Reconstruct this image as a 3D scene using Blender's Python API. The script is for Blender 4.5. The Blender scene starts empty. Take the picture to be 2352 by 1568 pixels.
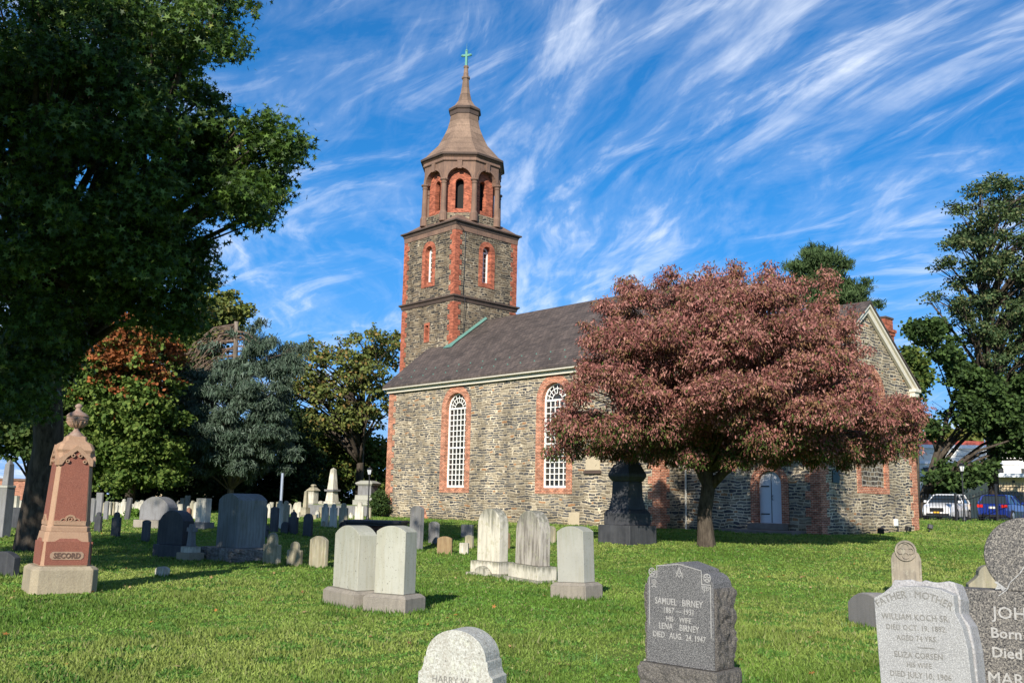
import bpy, bmesh, math, random
import numpy as np
from mathutils import Vector, Matrix, noise as mnoise
rad = math.radians
rnd = random.Random(7)
S = bpy.context.scene
COL = S.collection

# ------------------------------------------------------------------ camera
FPX, CX, CY = 2199.0, 1176.0, 784.0          # focal length in photo units (2352 wide)
PITCH, ROLL, EYE = 0.1655, -0.0206, 1.6
YAW = 0.8192                                  # the church stands turned by this angle
cp, sp_ = math.cos(PITCH), math.sin(PITCH)
F = Vector((0, cp, sp_)); R0 = Vector((1, 0, 0)); U0 = R0.cross(F)
RR = math.cos(ROLL) * R0 - math.sin(ROLL) * U0
UU = math.sin(ROLL) * R0 + math.cos(ROLL) * U0
CAMP = Vector((0, 0, EYE))
cd = bpy.data.cameras.new("camera"); cam = bpy.data.objects.new("camera", cd); COL.objects.link(cam)
cd.sensor_width = 36; cd.lens = 36 * FPX / 2352; cd.clip_end = 3000; cd.clip_start = .1
M = Matrix((RR, UU, -F)).transposed().to_4x4(); M.translation = CAMP
cam.matrix_world = M; S.camera = cam
S.render.resolution_x, S.render.resolution_y = 1024, 682

# ------------------------------------------------------------------ light
SUN_AZ, SUN_EL = 14.0, 26.0
w = bpy.data.worlds.new("World"); S.world = w; w.use_nodes = True
nt = w.node_tree; nt.nodes.clear()
def nd(nt, t, **k):
    n = nt.nodes.new(t)
    for a, b in k.items():
        if a.startswith('i_'):
            n.inputs[int(a[2:]) if a[2:].isdigit() else a[2:]].default_value = b
        else: setattr(n, a, b)
    return n
def lk(nt, a, b): nt.links.new(a, b)
def math_(nt, op, a, b=None, c=None, clamp=False):
    n = nt.nodes.new('ShaderNodeMath'); n.operation = op; n.use_clamp = clamp
    for i, v in enumerate((a, b, c)):
        if v is None: continue
        if isinstance(v, (int, float)): n.inputs[i].default_value = v
        else: lk(nt, v, n.inputs[i])
    return n.outputs[0]
def mix_(nt, f, a, b, blend='MIX'):
    n = nt.nodes.new('ShaderNodeMix'); n.data_type = 'RGBA'; n.blend_type = blend
    for i, v in ((0, f), (6, a), (7, b)):
        if isinstance(v, (int, float)): n.inputs[i].default_value = v
        elif isinstance(v, (tuple, list)): n.inputs[i].default_value = tuple(v)[:3] + (1,)
        else: lk(nt, v, n.inputs[i])
    return n.outputs[2]
def ramp_(nt, f, stops, interp='LINEAR'):
    n = nt.nodes.new('ShaderNodeValToRGB'); cr = n.color_ramp; cr.interpolation = interp
    while len(cr.elements) < len(stops): cr.elements.new(.5)
    for e, (p, c) in zip(cr.elements, stops):
        e.position = p
        e.color = (c, c, c, 1) if isinstance(c, (int, float)) else tuple(c) + (1,)
    if f is not None: lk(nt, f, n.inputs[0])
    return n.outputs[0]
def noise_(nt, vec, scale, detail=3, rough=.55, dist=0, out=0):
    n = nt.nodes.new('ShaderNodeTexNoise')
    n.inputs['Scale'].default_value = scale; n.inputs['Detail'].default_value = detail
    n.inputs['Roughness'].default_value = rough; n.inputs['Distortion'].default_value = dist
    if vec is not None: lk(nt, vec, n.inputs['Vector'])
    return n.outputs[out]
def comb_(nt, x, y, z):
    n = nt.nodes.new('ShaderNodeCombineXYZ')
    for i, v in enumerate((x, y, z)):
        if isinstance(v, (int, float)): n.inputs[i].default_value = v
        else: lk(nt, v, n.inputs[i])
    return n.outputs[0]
sky = nd(nt, 'ShaderNodeTexSky', sky_type='NISHITA', sun_disc=False, sun_elevation=rad(SUN_EL),
         sun_rotation=rad(180 + SUN_AZ), air_density=1.0, dust_density=0.2, ozone_density=3.0, altitude=50)
hs = nd(nt, 'ShaderNodeHueSaturation'); hs.inputs['Saturation'].default_value = 1.55
hs.inputs['Hue'].default_value = .505
hs.inputs['Value'].default_value = 1.45
lk(nt, sky.outputs[0], hs.inputs['Color'])
tc = nd(nt, 'ShaderNodeTexCoord'); sx = nd(nt, 'ShaderNodeSeparateXYZ'); lk(nt, tc.outputs['Generated'], sx.inputs[0])
zz = math_(nt, 'MAXIMUM', math_(nt, 'ADD', sx.outputs[2], .10), .03)
px = math_(nt, 'DIVIDE', sx.outputs[0], zz); py = math_(nt, 'DIVIDE', sx.outputs[1], zz)
a = rad(-25)                                   # wind direction of the cirrus
al = math_(nt, 'ADD', math_(nt, 'MULTIPLY', px, math.sin(a)), math_(nt, 'MULTIPLY', py, math.cos(a)))
cr = math_(nt, 'ADD', math_(nt, 'MULTIPLY', px, math.cos(a)), math_(nt, 'MULTIPLY', py, -math.sin(a)))
wv = noise_(nt, comb_(nt, math_(nt, 'MULTIPLY', al, .5), math_(nt, 'MULTIPLY', cr, .9), 4.2), 1.0, 3, .5)
wv = math_(nt, 'MULTIPLY', math_(nt, 'SUBTRACT', wv, .5), .8)
cr2 = math_(nt, 'ADD', cr, wv)
def streak_layer(sa, sc1, seed, rot, warp, lo):
    c_, s_ = math.cos(rad(rot)), math.sin(rad(rot))
    A_ = math_(nt, 'ADD', math_(nt, 'MULTIPLY', al, c_), math_(nt, 'MULTIPLY', cr2, s_)); B_ = math_(nt, 'SUBTRACT', math_(nt, 'MULTIPLY', cr2, c_), math_(nt, 'MULTIPLY', al, s_))
    n1 = noise_(nt, comb_(nt, math_(nt, 'MULTIPLY', A_, sa), math_(nt, 'MULTIPLY', B_, sc1), seed), 1.0, 8, .6, warp)
    n2 = noise_(nt, comb_(nt, math_(nt, 'MULTIPLY', A_, sa * 3.2), math_(nt, 'MULTIPLY', B_, sc1 * 4.5), seed + 3), 1.0, 4, .6, .7)
    q = math_(nt, 'ADD', math_(nt, 'MULTIPLY', n1, .80), math_(nt, 'MULTIPLY', n2, .20))
    m_ = noise_(nt, comb_(nt, math_(nt, 'MULTIPLY', al, .8), math_(nt, 'MULTIPLY', cr, 1.1), seed + 8), 1.0, 2, .5)
    q = math_(nt, 'ADD', q, math_(nt, 'MULTIPLY', math_(nt, 'SUBTRACT', m_, .5), .42))
    return ramp_(nt, q, [(lo, 0.0), (lo + .09, .12), (lo + .15, .45), (lo + .25, .92)])
brk = ramp_(nt, noise_(nt, comb_(nt, math_(nt, 'MULTIPLY', al, 2.2), math_(nt, 'MULTIPLY', cr2, 3.2), 21.), 1.0, 5, .62, .5), [(.32, .35), (.56, 1.0)])
L1 = streak_layer(1.0, 3.3, 2.3, 4, .9, .47); L2 = streak_layer(1.3, 4.2, 14.1, 18, .8, .47); L3 = streak_layer(1.7, 4.6, 31.7, -18, 1., .475)
clf = math_(nt, 'MINIMUM', math_(nt, 'ADD', math_(nt, 'ADD', L1, math_(nt, 'MULTIPLY', L2, .8)), math_(nt, 'MULTIPLY', L3, .7)), .92)
clf = math_(nt, 'MULTIPLY', math_(nt, 'MULTIPLY', clf, brk), .86)
lowf = ramp_(nt, sx.outputs[2], [(0.0, .9), (.10, .75), (.35, .25), (.8, 0)])
skb = mix_(nt, lowf, hs.outputs[0], (1.6, 5.0, 12.0))
skc = mix_(nt, clf, skb, (11.5, 12.4, 14.0))
bg = nd(nt, 'ShaderNodeBackground'); bg.inputs['Strength'].default_value = .059
lk(nt, skc, bg.inputs['Color']); wo = nd(nt, 'ShaderNodeOutputWorld'); lk(nt, bg.outputs[0], wo.inputs[0])
sd = bpy.data.lights.new("sun", 'SUN'); sd.energy = 5.0; sd.angle = rad(.53); sd.color = (1.0, .93, .82)
sun = bpy.data.objects.new("sun", sd); COL.objects.link(sun)
tr = Vector((math.sin(rad(SUN_AZ)) * math.cos(rad(SUN_EL)), math.cos(rad(SUN_AZ)) * math.cos(rad(SUN_EL)), -math.sin(rad(SUN_EL))))
sun.rotation_euler = tr.to_track_quat('-Z', 'Y').to_euler(); sun.location = (-20, -60, 60)
S.view_settings.view_transform = 'Standard'; S.view_settings.look = 'None'
S.view_settings.exposure = 0.58; S.view_settings.gamma = 1

# ------------------------------------------------------------------ placing helpers
def sm(a, b, t):
    t = max(0., min(1., (t - a) / (b - a))); return t * t * (3 - 2 * t)
def H(x, y):
    h = .53 * sm(19, 38, y) + .5 * sm(40, 54, y) * sm(8, 16, x)
    h += .035 * math.sin(x * .7 + 1) * math.sin(y * .45) * sm(4, 9, y) * (1 - sm(26, 34, y))
    return h
def ray(x, y): return RR * ((x - CX) / FPX) - UU * ((y - CY) / FPX) + F
def at(x, y, depth): return CAMP + ray(x, y) * depth
def G(x, y, h=0.):
    """point h above the ground seen at photo position (x, y)"""
    d = ray(x, y); z = h + .3
    for _ in range(30):
        t = (z - EYE) / d.z if d.z < -1e-4 else 90
        t = min(max(t, .5), 95); p = CAMP + d * t; z = .5 * z + .5 * (H(p.x, p.y) + h)
    p.z = H(p.x, p.y) + h
    return p
def depth(p): return (p - CAMP).dot(F)
def zat(p, y):
    """height at which the vertical through p is seen at photo row y"""
    lo, hi = -3., 60.
    for _ in range(40):
        m = (lo + hi) / 2; q = Vector((p.x, p.y, m)) - CAMP
        if CY - FPX * q.dot(UU) / q.dot(F) > y: lo = m
        else: hi = m
    return lo

# ------------------------------------------------------------------ mesh helpers
class MB:
    def __init__(s): s.v = []; s.f = []; s.m = []
    def add(s, vs, fs, mi=0):
        o = len(s.v); s.v += [tuple(v) for v in vs]; s.f += [[i + o for i in f] for f in fs]; s.m += [mi] * len(fs); return s
    def box(s, x0, x1, y0, y1, z0, z1, mi=0, tx=0, ty=0):
        vs = [(x0, y0, z0), (x1, y0, z0), (x1, y1, z0), (x0, y1, z0), (x0 + tx, y0 + ty, z1), (x1 - tx, y0 + ty, z1), (x1 - tx, y1 - ty, z1), (x0 + tx, y1 - ty, z1)]
        return s.add(vs, [(0, 3, 2, 1), (4, 5, 6, 7), (0, 1, 5, 4), (1, 2, 6, 5), (2, 3, 7, 6), (3, 0, 4, 7)], mi)
    def prism(s, prof, y0, y1, mi=0, taper=1.0, zc=0):
        n = len(prof)
        vs = [(x, y0, z) for x, z in prof] + [(x * taper, y1, zc + (z - zc) * taper) for x, z in prof]
        fs = [list(range(n)), list(range(2 * n - 1, n - 1, -1))] + [(i, n + i, n + (i + 1) % n, (i + 1) % n) for i in range(n)]
        return s.add(vs, fs, mi)
    def lathe(s, prof, n=16, c=(0, 0), ph=0., mi=0, sx=1., sy=1.):
        vs = []; fs = []
        for r, z in prof:
            for k in range(n):
                t = ph + 2 * math.pi * k / n; vs.append((c[0] + r * sx * math.cos(t), c[1] + r * sy * math.sin(t), z))
        for j in range(len(prof) - 1):
            for k in range(n):
                fs.append((j * n + k, j * n + (k + 1) % n, (j + 1) * n + (k + 1) % n, (j + 1) * n + k))
        fs.append(list(range(n))[::-1]); fs.append([(len(prof) - 1) * n + k for k in range(n)])
        return s.add(vs, fs, mi)
    def tube(s, pts, rs, n=6, mi=0):
        pts = [Vector(p) for p in pts]
        if isinstance(rs, (int, float)): rs = [rs] * len(pts)
        vs = []; fs = []
        up = Vector((0.13, .21, 1)).normalized()
        for i, p in enumerate(pts):
            d = (pts[min(i + 1, len(pts) - 1)] - pts[max(i - 1, 0)]).normalized()
            a = d.cross(up)
            if a.length < .15: a = d.cross(Vector((1, 0, 0)))
            a.normalize(); b = d.cross(a)
            for k in range(n):
                t = 2 * math.pi * k / n; vs.append(p + (a * math.cos(t) + b * math.sin(t)) * rs[i])
        for j in range(len(pts) - 1):
            for k in range(n):
                fs.append((j * n + k, j * n + (k + 1) % n, (j + 1) * n + (k + 1) % n, (j + 1) * n + k))
        fs.append(list(range(n))[::-1]); fs.append([(len(pts) - 1) * n + k for k in range(n)])
        return s.add(vs, fs, mi)
    def xf(s, fn, i0=0):
        s.v[i0:] = [tuple(fn(Vector(v))) for v in s.v[i0:]]; return s
    def build(s, name, mats, parent=None, smooth=False, bevel=0, loc=None):
        me = bpy.data.meshes.new(name); me.from_pydata(s.v, [], s.f)
        if not isinstance(mats, (list, tuple)): mats = [mats]
        for m in mats: me.materials.append(m)
        if len(mats) > 1: me.polygons.foreach_set('material_index', s.m)
        bm = bmesh.new(); bm.from_mesh(me); bmesh.ops.recalc_face_normals(bm, faces=bm.faces); bm.to_mesh(me); bm.free()
        if smooth: me.polygons.foreach_set('use_smooth', [True] * len(me.polygons))
        o = bpy.data.objects.new(name, me); COL.objects.link(o)
        if parent: o.parent = parent
        if loc: o.location = loc
        if bevel:
            b = o.modifiers.new('bevel', 'BEVEL'); b.width = bevel; b.segments = 2; b.limit_method = 'ANGLE'; b.angle_limit = rad(35)
        return o
def tag(o, label=None, cat=None, group=None, kind=None):
    for k, v in (('label', label), ('category', cat), ('group', group), ('kind', kind)):
        if v: o[k] = v
    return o
def empty(name, loc, rz=0, label=None, cat=None, group=None, rx=0, ry=0):
    o = bpy.data.objects.new(name, None); COL.objects.link(o); o.location = loc; o.rotation_euler = (rx, ry, rz)
    o.empty_display_size = .2
    return tag(o, label, cat, group)
def polymesh(name, V, k, mat, parent=None, cols=None, loc=None):
    """V: (N*k, 3) array of N k-gons"""
    N = len(V) // k
    me = bpy.data.meshes.new(name); me.vertices.add(N * k); me.vertices.foreach_set('co', np.ascontiguousarray(V, dtype=np.float32).ravel())
    me.loops.add(N * k); me.loops.foreach_set('vertex_index', np.arange(N * k, dtype=np.int32))
    me.polygons.add(N); me.polygons.foreach_set('loop_start', np.arange(0, N * k, k, dtype=np.int32))
    me.polygons.foreach_set('loop_total', np.full(N, k, dtype=np.int32))
    me.update(calc_edges=True)
    if cols is not None:
        at_ = me.color_attributes.new('tint', 'FLOAT_COLOR', 'POINT')
        c4 = np.ones((N, 4), dtype=np.float32); c4[:, :3] = cols
        at_.data.foreach_set('color', np.repeat(c4, k, axis=0).ravel())
    me.materials.append(mat)
    o = bpy.data.objects.new(name, me); COL.objects.link(o)
    if parent: o.parent = parent
    return o

# ------------------------------------------------------------------ materials
def newmat(name):
    m = bpy.data.materials.new(name); m.use_nodes = True; t = m.node_tree; t.nodes.clear()
    b = t.nodes.new('ShaderNodeBsdfPrincipled'); o = t.nodes.new('ShaderNodeOutputMaterial'); lk(t, b.outputs[0], o.inputs[0])
    return m, t, b
def ocoord(t, which='Object'): return t.nodes.new('ShaderNodeTexCoord').outputs[which]
def bump_(t, b, h, strength=.4, dist=.02):
    n = t.nodes.new('ShaderNodeBump'); n.inputs['Strength'].default_value = strength; n.inputs['Distance'].default_value = dist
    lk(t, h, n.inputs['Height']); lk(t, n.outputs[0], b.inputs['Normal'])
def plain(name, c, rough=.6, metal=0, var=.12, scale=6, bump=0):
    m, t, b = newmat(name); v = ocoord(t)
    f = noise_(t, v, scale, 4)
    lk(t, mix_(t, f, tuple(x * (1 - var) for x in c), tuple(min(1, x * (1 + var)) for x in c)), b.inputs['Base Color'])
    b.inputs['Roughness'].default_value = rough; b.inputs['Metallic'].default_value = metal
    if bump: bump_(t, b, noise_(t, v, scale * 6, 4), bump)
    return m
def stone(name, c1, c2, scale=3, speck=None, streak=0., streakc=(.1, .09, .08), lichen=0., lichc=(.42, .42, .25), bump=.3, rough=.85, bscale=60, pit=0, seed=0., top=0, topc=(.13, .13, .10)):
    m, t, b = newmat(name)
    mp = t.nodes.new('ShaderNodeVectorMath'); mp.operation = 'ADD'; lk(t, ocoord(t), mp.inputs[0])
    oi = t.nodes.new('ShaderNodeObjectInfo')
    mu = t.nodes.new('ShaderNodeVectorMath'); mu.operation = 'SCALE'; lk(t, oi.outputs['Location'], mu.inputs[0]); mu.inputs[3].default_value = 3.1
    lk(t, mu.outputs[0], mp.inputs[1]); v = mp.outputs[0]
    f = ramp_(t, noise_(t, v, scale, 6, .6), [(.32, 0), (.68, 1)])
    c = mix_(t, f, c1, c2)
    if speck:
        sc, ca, cb, amt = speck
        n1 = noise_(t, v, sc, 2, .7)
        c = mix_(t, math_(t, 'MULTIPLY', ramp_(t, n1, [(.5, 0), (.56, 1)]), amt), c, ca)
        n2 = noise_(t, v, sc * 1.37, 2, .7, 0)
        c = mix_(t, math_(t, 'MULTIPLY', ramp_(t, n2, [(.42, 1), (.47, 0)]), amt), c, cb)
    if streak:
        s = t.nodes.new('ShaderNodeSeparateXYZ'); lk(t, v, s.inputs[0])
        sv = comb_(t, math_(t, 'MULTIPLY', s.outputs[0], 9), math_(t, 'MULTIPLY', s.outputs[1], 9), math_(t, 'MULTIPLY', s.outputs[2], .9))
        n3 = noise_(t, sv, 1.6, 5, .65)
        c = mix_(t, math_(t, 'MULTIPLY', ramp_(t, n3, [(.45, 0), (.62, 1)]), streak), c, streakc)
    if top:
        g = t.nodes.new('ShaderNodeSeparateXYZ'); lk(t, ocoord(t, 'Generated'), g.inputs[0]); s8 = t.nodes.new('ShaderNodeSeparateXYZ'); lk(t, v, s8.inputs[0])
        nn_ = noise_(t, comb_(t, math_(t, 'MULTIPLY', s8.outputs[0], 14), math_(t, 'MULTIPLY', s8.outputs[1], 14), math_(t, 'MULTIPLY', s8.outputs[2], 2.)), 1, 5, .65)
        q = math_(t, 'ADD', g.outputs[2], math_(t, 'MULTIPLY', math_(t, 'SUBTRACT', nn_, .5), 1.5))
        c = mix_(t, math_(t, 'MULTIPLY', ramp_(t, q, [(.62, 0), (1.02, 1)]), top), c, topc)
    if lichen:
        n4 = noise_(t, v, 11, 5, .7)
        c = mix_(t, math_(t, 'MULTIPLY', ramp_(t, n4, [(.56, 0), (.62, 1)]), lichen), c, lichc)
    if pit:
        n5 = noise_(t, v, 38, 3, .6)
        c = mix_(t, math_(t, 'MULTIPLY', ramp_(t, n5, [(.30, 1), (.36, 0)]), pit), c, (.05, .05, .045))
    lk(t, c, b.inputs['Base Color']); b.inputs['Roughness'].default_value = rough
    b.inputs['Specular IOR Level'].default_value = .25
    bump_(t, b, noise_(t, v, bscale, 5, .6), bump, .01)
    return m
def wallvec(t):
    s = t.nodes.new('ShaderNodeSeparateXYZ'); lk(t, ocoord(t), s.inputs[0])
    h = math_(t, 'ADD', s.outputs[0], s.outputs[1]); return h, s.outputs[2]
def wn_(t, x, y):
    n = t.nodes.new('ShaderNodeTexWhiteNoise'); n.noise_dimensions = '2D'; lk(t, comb_(t, x, y, 0), n.inputs['Vector']); return n
def rubble(name, cw, ch, mortar, stones, mw=.10, irr=1.0, sat=1.0):
    """coursed fieldstone: thin stones of random length in wavering rows, wide pale joints"""
    m, t, b = newmat(name); h, z = wallvec(t); hv = comb_(t, h, 0, z)
    wav = math_(t, 'MULTIPLY', math_(t, 'SUBTRACT', noise_(t, comb_(t, math_(t, 'MULTIPLY', h, 1.1), 0, math_(t, 'MULTIPLY', z, 1.6)), 1, 3), .5), 2.6 * irr)
    Zc = math_(t, 'ADD', math_(t, 'DIVIDE', z, ch), wav); r = math_(t, 'FLOOR', Zc); fz = math_(t, 'SUBTRACT', Zc, r)
    wr = wn_(t, r, 3.7).outputs['Value']
    wl = math_(t, 'MULTIPLY', math_(t, 'SUBTRACT', noise_(t, comb_(t, math_(t, 'MULTIPLY', h, 1.7), math_(t, 'MULTIPLY', r, 5.3), 0), 1, 2), .5), 3.4)
    X = math_(t, 'ADD', math_(t, 'ADD', math_(t, 'DIVIDE', h, cw), math_(t, 'MULTIPLY', wr, 17.)), wl)
    X = math_(t, 'ADD', X, math_(t, 'MULTIPLY', math_(t, 'SUBTRACT', noise_(t, hv, 9, 2), .5), .35))
    c = math_(t, 'FLOOR', X); fx = math_(t, 'SUBTRACT', X, c)
    wn = wn_(t, c, r); cs = t.nodes.new('ShaderNodeSeparateColor'); lk(t, wn.outputs['Color'], cs.inputs[0])
    ex = math_(t, 'MULTIPLY', math_(t, 'MINIMUM', fx, math_(t, 'SUBTRACT', 1, fx)), cw)
    ez = math_(t, 'MULTIPLY', math_(t, 'MINIMUM', fz, math_(t, 'SUBTRACT', 1, fz)), ch)
    e = math_(t, 'MINIMUM', ex, ez)
    e = math_(t, 'ADD', e, math_(t, 'MULTIPLY', math_(t, 'SUBTRACT', noise_(t, hv, 14, 3, .7), .5), .022))
    e = math_(t, 'SUBTRACT', e, math_(t, 'MULTIPLY', cs.outputs[1], .010))
    edge = ramp_(t, math_(t, 'MULTIPLY', e, 10), [(mw * .55, 1), (mw, 0)])
    col = ramp_(t, cs.outputs[0], stones, 'CONSTANT')
    bn = noise_(t, hv, 7, 5, .7)
    col = mix_(t, .8, col, mix_(t, bn, (.3, .3, .3), (1.4, 1.35, 1.3)), 'MULTIPLY')
    big = noise_(t, hv, .5, 4)
    mo = mix_(t, ramp_(t, big, [(.35, 0), (.65, 1)]), tuple(x * .62 for x in mortar), mortar)
    cc = mix_(t, edge, col, mo)
    st = ramp_(t, noise_(t, comb_(t, math_(t, 'MULTIPLY', h, .9), 0, math_(t, 'MULTIPLY', z, .25)), 1, 5, .6), [(.38, .66), (.62, 1.08)])
    cc = mix_(t, 1.0, cc, st, 'MULTIPLY')
    damp = ramp_(t, math_(t, 'ADD', z, math_(t, 'MULTIPLY', big, 1.2)), [(.45, (.70, .66, .52)), (1.0, (1, 1, 1))])
    cc = mix_(t, 1.0, cc, damp, 'MULTIPLY')
    lk(t, cc, b.inputs['Base Color']); b.inputs['Roughness'].default_value = .9; b.inputs['Specular IOR Level'].default_value = .15
    hh = math_(t, 'ADD', math_(t, 'SUBTRACT', 1, edge), math_(t, 'ADD', math_(t, 'MULTIPLY', bn, .6), math_(t, 'MULTIPLY', cs.outputs[2], .5)))
    bump_(t, b, hh, .8, .035)
    return m
def brick(name, c1, c2, mortar, bw=.21, bh=.072, ms=.011, radial=False):
    m, t, b = newmat(name); h, z = wallvec(t)
    br = t.nodes.new('ShaderNodeTexBrick'); lk(t, comb_(t, h, z, 0), br.inputs['Vector'])
    br.inputs['Scale'].default_value = 1; br.inputs['Brick Width'].default_value = bw; br.inputs['Row Height'].default_value = bh
    br.inputs['Mortar Size'].default_value = ms; br.inputs['Color1'].default_value = c1 + (1,); br.inputs['Color2'].default_value = c2 + (1,)
    br.inputs['Mortar'].default_value = mortar + (1,); br.inputs['Bias'].default_value = 0; br.inputs['Mortar Smooth'].default_value = .2
    n = noise_(t, comb_(t, h, 0, z), 2.2, 5, .65)
    rr = math_(t, 'FLOOR', math_(t, 'DIVIDE', z, bh)); rc = math_(t, 'FLOOR', math_(t, 'ADD', math_(t, 'DIVIDE', h, bw), math_(t, 'MULTIPLY', rr, .5)))
    jit = ramp_(t, wn_(t, rc, rr).outputs['Value'], [(0, (.50, .46, .46)), (.5, (.95, .92, .9)), (1, (1.35, 1.25, 1.2))])
    c = mix_(t, 1.0, br.outputs['Color'], ramp_(t, n, [(.3, (.62, .58, .55)), (.7, (1.15, 1.1, 1.05))]), 'MULTIPLY')
    c = mix_(t, .85, c, jit, 'MULTIPLY')
    lk(t, c, b.inputs['Base Color']); b.inputs['Roughness'].default_value = .88; b.inputs['Specular IOR Level'].default_value = .2
    bump_(t, b, br.outputs['Fac'], -.5, .01)
    return m
def foliage(name, trans=.28, rough=.55, gain=1.0, spec=.25):
    m, t, b = newmat(name)
    at_ = t.nodes.new('ShaderNodeAttribute'); at_.attribute_name = 'tint'
    lk(t, at_.outputs['Color'], b.inputs['Base Color'])
    b.inputs['Roughness'].default_value = rough; b.inputs['Specular IOR Level'].default_value = spec
    tl = t.nodes.new('ShaderNodeBsdfTranslucent')
    lk(t, mix_(t, 1.0, at_.outputs['Color'], (1.2, 1.25, .7), 'MULTIPLY'), tl.inputs['Color'])
    mx = t.nodes.new('ShaderNodeMixShader'); mx.inputs[0].default_value = trans
    lk(t, b.outputs[0], mx.inputs[1]); lk(t, tl.outputs[0], mx.inputs[2])
    o = [n for n in t.nodes if n.type == 'OUTPUT_MATERIAL'][0]; lk(t, mx.outputs[0], o.inputs[0])
    return m
def bark(name, c1, c2, sc=9):
    m, t, b = newmat(name); s = t.nodes.new('ShaderNodeSeparateXYZ'); lk(t, ocoord(t), s.inputs[0])
    v = comb_(t, s.outputs[0], s.outputs[1], math_(t, 'MULTIPLY', s.outputs[2], .25))
    f = noise_(t, v, sc, 6, .7)
    lk(t, mix_(t, ramp_(t, f, [(.35, 0), (.65, 1)]), c1, c2), b.inputs['Base Color']); b.inputs['Roughness'].default_value = .95
    b.inputs['Specular IOR Level'].default_value = .1
    bump_(t, b, f, 1., .03)
    return m
STN = [(0, (.085, .085, .09)), (.16, (.19, .18, .16)), (.34, (.27, .225, .16)), (.46, (.125, .12, .118)), (.60, (.33, .28, .20)), (.72, (.22, .185, .135)), (.85, (.43, .37, .27)), (.92, (.12, .12, .125)), (.965, (.40, .22, .11))]
M_RUB = rubble('rubble_stone', .34, .128, (.74, .63, .45), STN, .19)
STT = [(0, (.055, .05, .046)), (.2, (.14, .11, .078)), (.38, (.21, .165, .108)), (.52, (.085, .072, .06)), (.66, (.18, .135, .088)), (.82, (.30, .24, .16)), (.92, (.11, .092, .075))]
M_RUBT = rubble('tower_rubble', .33, .145, (.46, .39, .28), STT, .15)
M_RUBI = rubble('infill_rubble', .26, .19, (.50, .46, .38), STT, .22, .5)
M_BRICK = brick('red_brick', (.43, .145, .08), (.34, .11, .065), (.56, .42, .31), ms=.012)
M_BRICKT = brick('tower_brick', (.42, .13, .075), (.30, .085, .055), (.36, .17, .11))
M_BROWN = stone('brownstone', (.235, .145, .10), (.15, .092, .068), 1.6, streak=.45, streakc=(.09, .07, .06), bump=.3)
M_BROWND = stone('dark_brownstone', (.06, .045, .038), (.10, .07, .055), 1.6, bump=.3)
M_SPIRE = stone('spire_stone', (.25, .17, .12), (.16, .108, .078), 1.1, streak=.5, streakc=(.12, .085, .06), bump=.3)
_t = M_SPIRE.node_tree; _b = [n for n in _t.nodes if n.type == 'BSDF_PRINCIPLED'][0]; _src = _b.inputs['Base Color'].links[0].from_socket
_s = _t.nodes.new('ShaderNodeSeparateXYZ'); lk(_t, ocoord(_t), _s.inputs[0]); _fr = math_(_t, 'FRACT', math_(_t, 'DIVIDE', math_(_t, 'ADD', _s.outputs[2], math_(_t, 'MULTIPLY', noise_(_t, ocoord(_t), 1.2, 2), .04)), .52))
_wn = wn_(_t, math_(_t, 'FLOOR', math_(_t, 'DIVIDE', _s.outputs[2], .52)), math_(_t, 'FLOOR', math_(_t, 'MULTIPLY', math_(_t, 'SUBTRACT', _s.outputs[0], _s.outputs[1]), 1.1)))
lk(_t, mix_(_t, 1., mix_(_t, 1., _src, ramp_(_t, _fr, [(.0, .55), (.07, 1.), (.95, 1.), (1., .6)]), 'MULTIPLY'), ramp_(_t, _wn.outputs['Value'], [(0, .8), (1, 1.2)]), 'MULTIPLY'), _b.inputs['Base Color'])
M_COPPER = plain('green_copper', (.09, .20, .165), .7, 0, .25, 3)
M_WHITE = plain('white_paint', (.78, .77, .72), .5, 0, .06, 4)
M_CREAM = plain('weathered_trim', (.60, .56, .46), .6, 0, .18, 5)
M_GLASS, _t, _b = newmat('window_glass'); lk(_t, mix_(_t, ramp_(_t, noise_(_t, ocoord(_t), 1.3, 3), [(.4, 0), (.62, 1)]), (.012, .013, .014), (.05, .048, .04)), _b.inputs['Base Color']); _b.inputs['Roughness'].default_value = .07; bump_(_t, _b, noise_(_t, ocoord(_t), 2.6, 2), .5, .12)
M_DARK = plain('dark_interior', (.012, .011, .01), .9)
M_IRON = plain('black_iron', (.018, .019, .022), .45, .3)
M_DOOR = plain('grey_door_paint', (.62, .64, .67), .55, 0, .08, 3)
def slate():
    m, t, b = newmat('slate'); s = t.nodes.new('ShaderNodeSeparateXYZ'); lk(t, ocoord(t), s.inputs[0])
    br = t.nodes.new('ShaderNodeTexBrick'); lk(t, comb_(t, s.outputs[0], math_(t, 'MULTIPLY', s.outputs[2], 1.25), 0), br.inputs['Vector'])
    for k, v in (('Scale', 1), ('Brick Width', .28), ('Row Height', .2), ('Mortar Size', .012), ('Bias', 0)): br.inputs[k].default_value = v
    br.inputs['Color1'].default_value = (.105, .088, .078, 1); br.inputs['Color2'].default_value = (.062, .054, .05, 1); br.inputs['Mortar'].default_value = (.035, .03, .028, 1)
    n = noise_(t, ocoord(t), .9, 5, .65)
    c = mix_(t, 1., br.outputs['Color'], ramp_(t, n, [(.3, (.72, .68, .66)), (.7, (1.3, 1.2, 1.15))]), 'MULTIPLY')
    lk(t, c, b.inputs['Base Color']); b.inputs['Roughness'].default_value = .75; b.inputs['Specular IOR Level'].default_value = .3
    bump_(t, b, br.outputs['Fac'], -.6, .02); return m
M_SLATE = slate()
M_LEAF = foliage('leaf', .25, .5, spec=.25); M_LEAFD = foliage('leaf_matte', .2, .7, spec=.15); M_NEEDLE = foliage('needle', .08, .7, spec=.15); M_BLADE = foliage('grass_blade', .3, .6, spec=.2)
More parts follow.
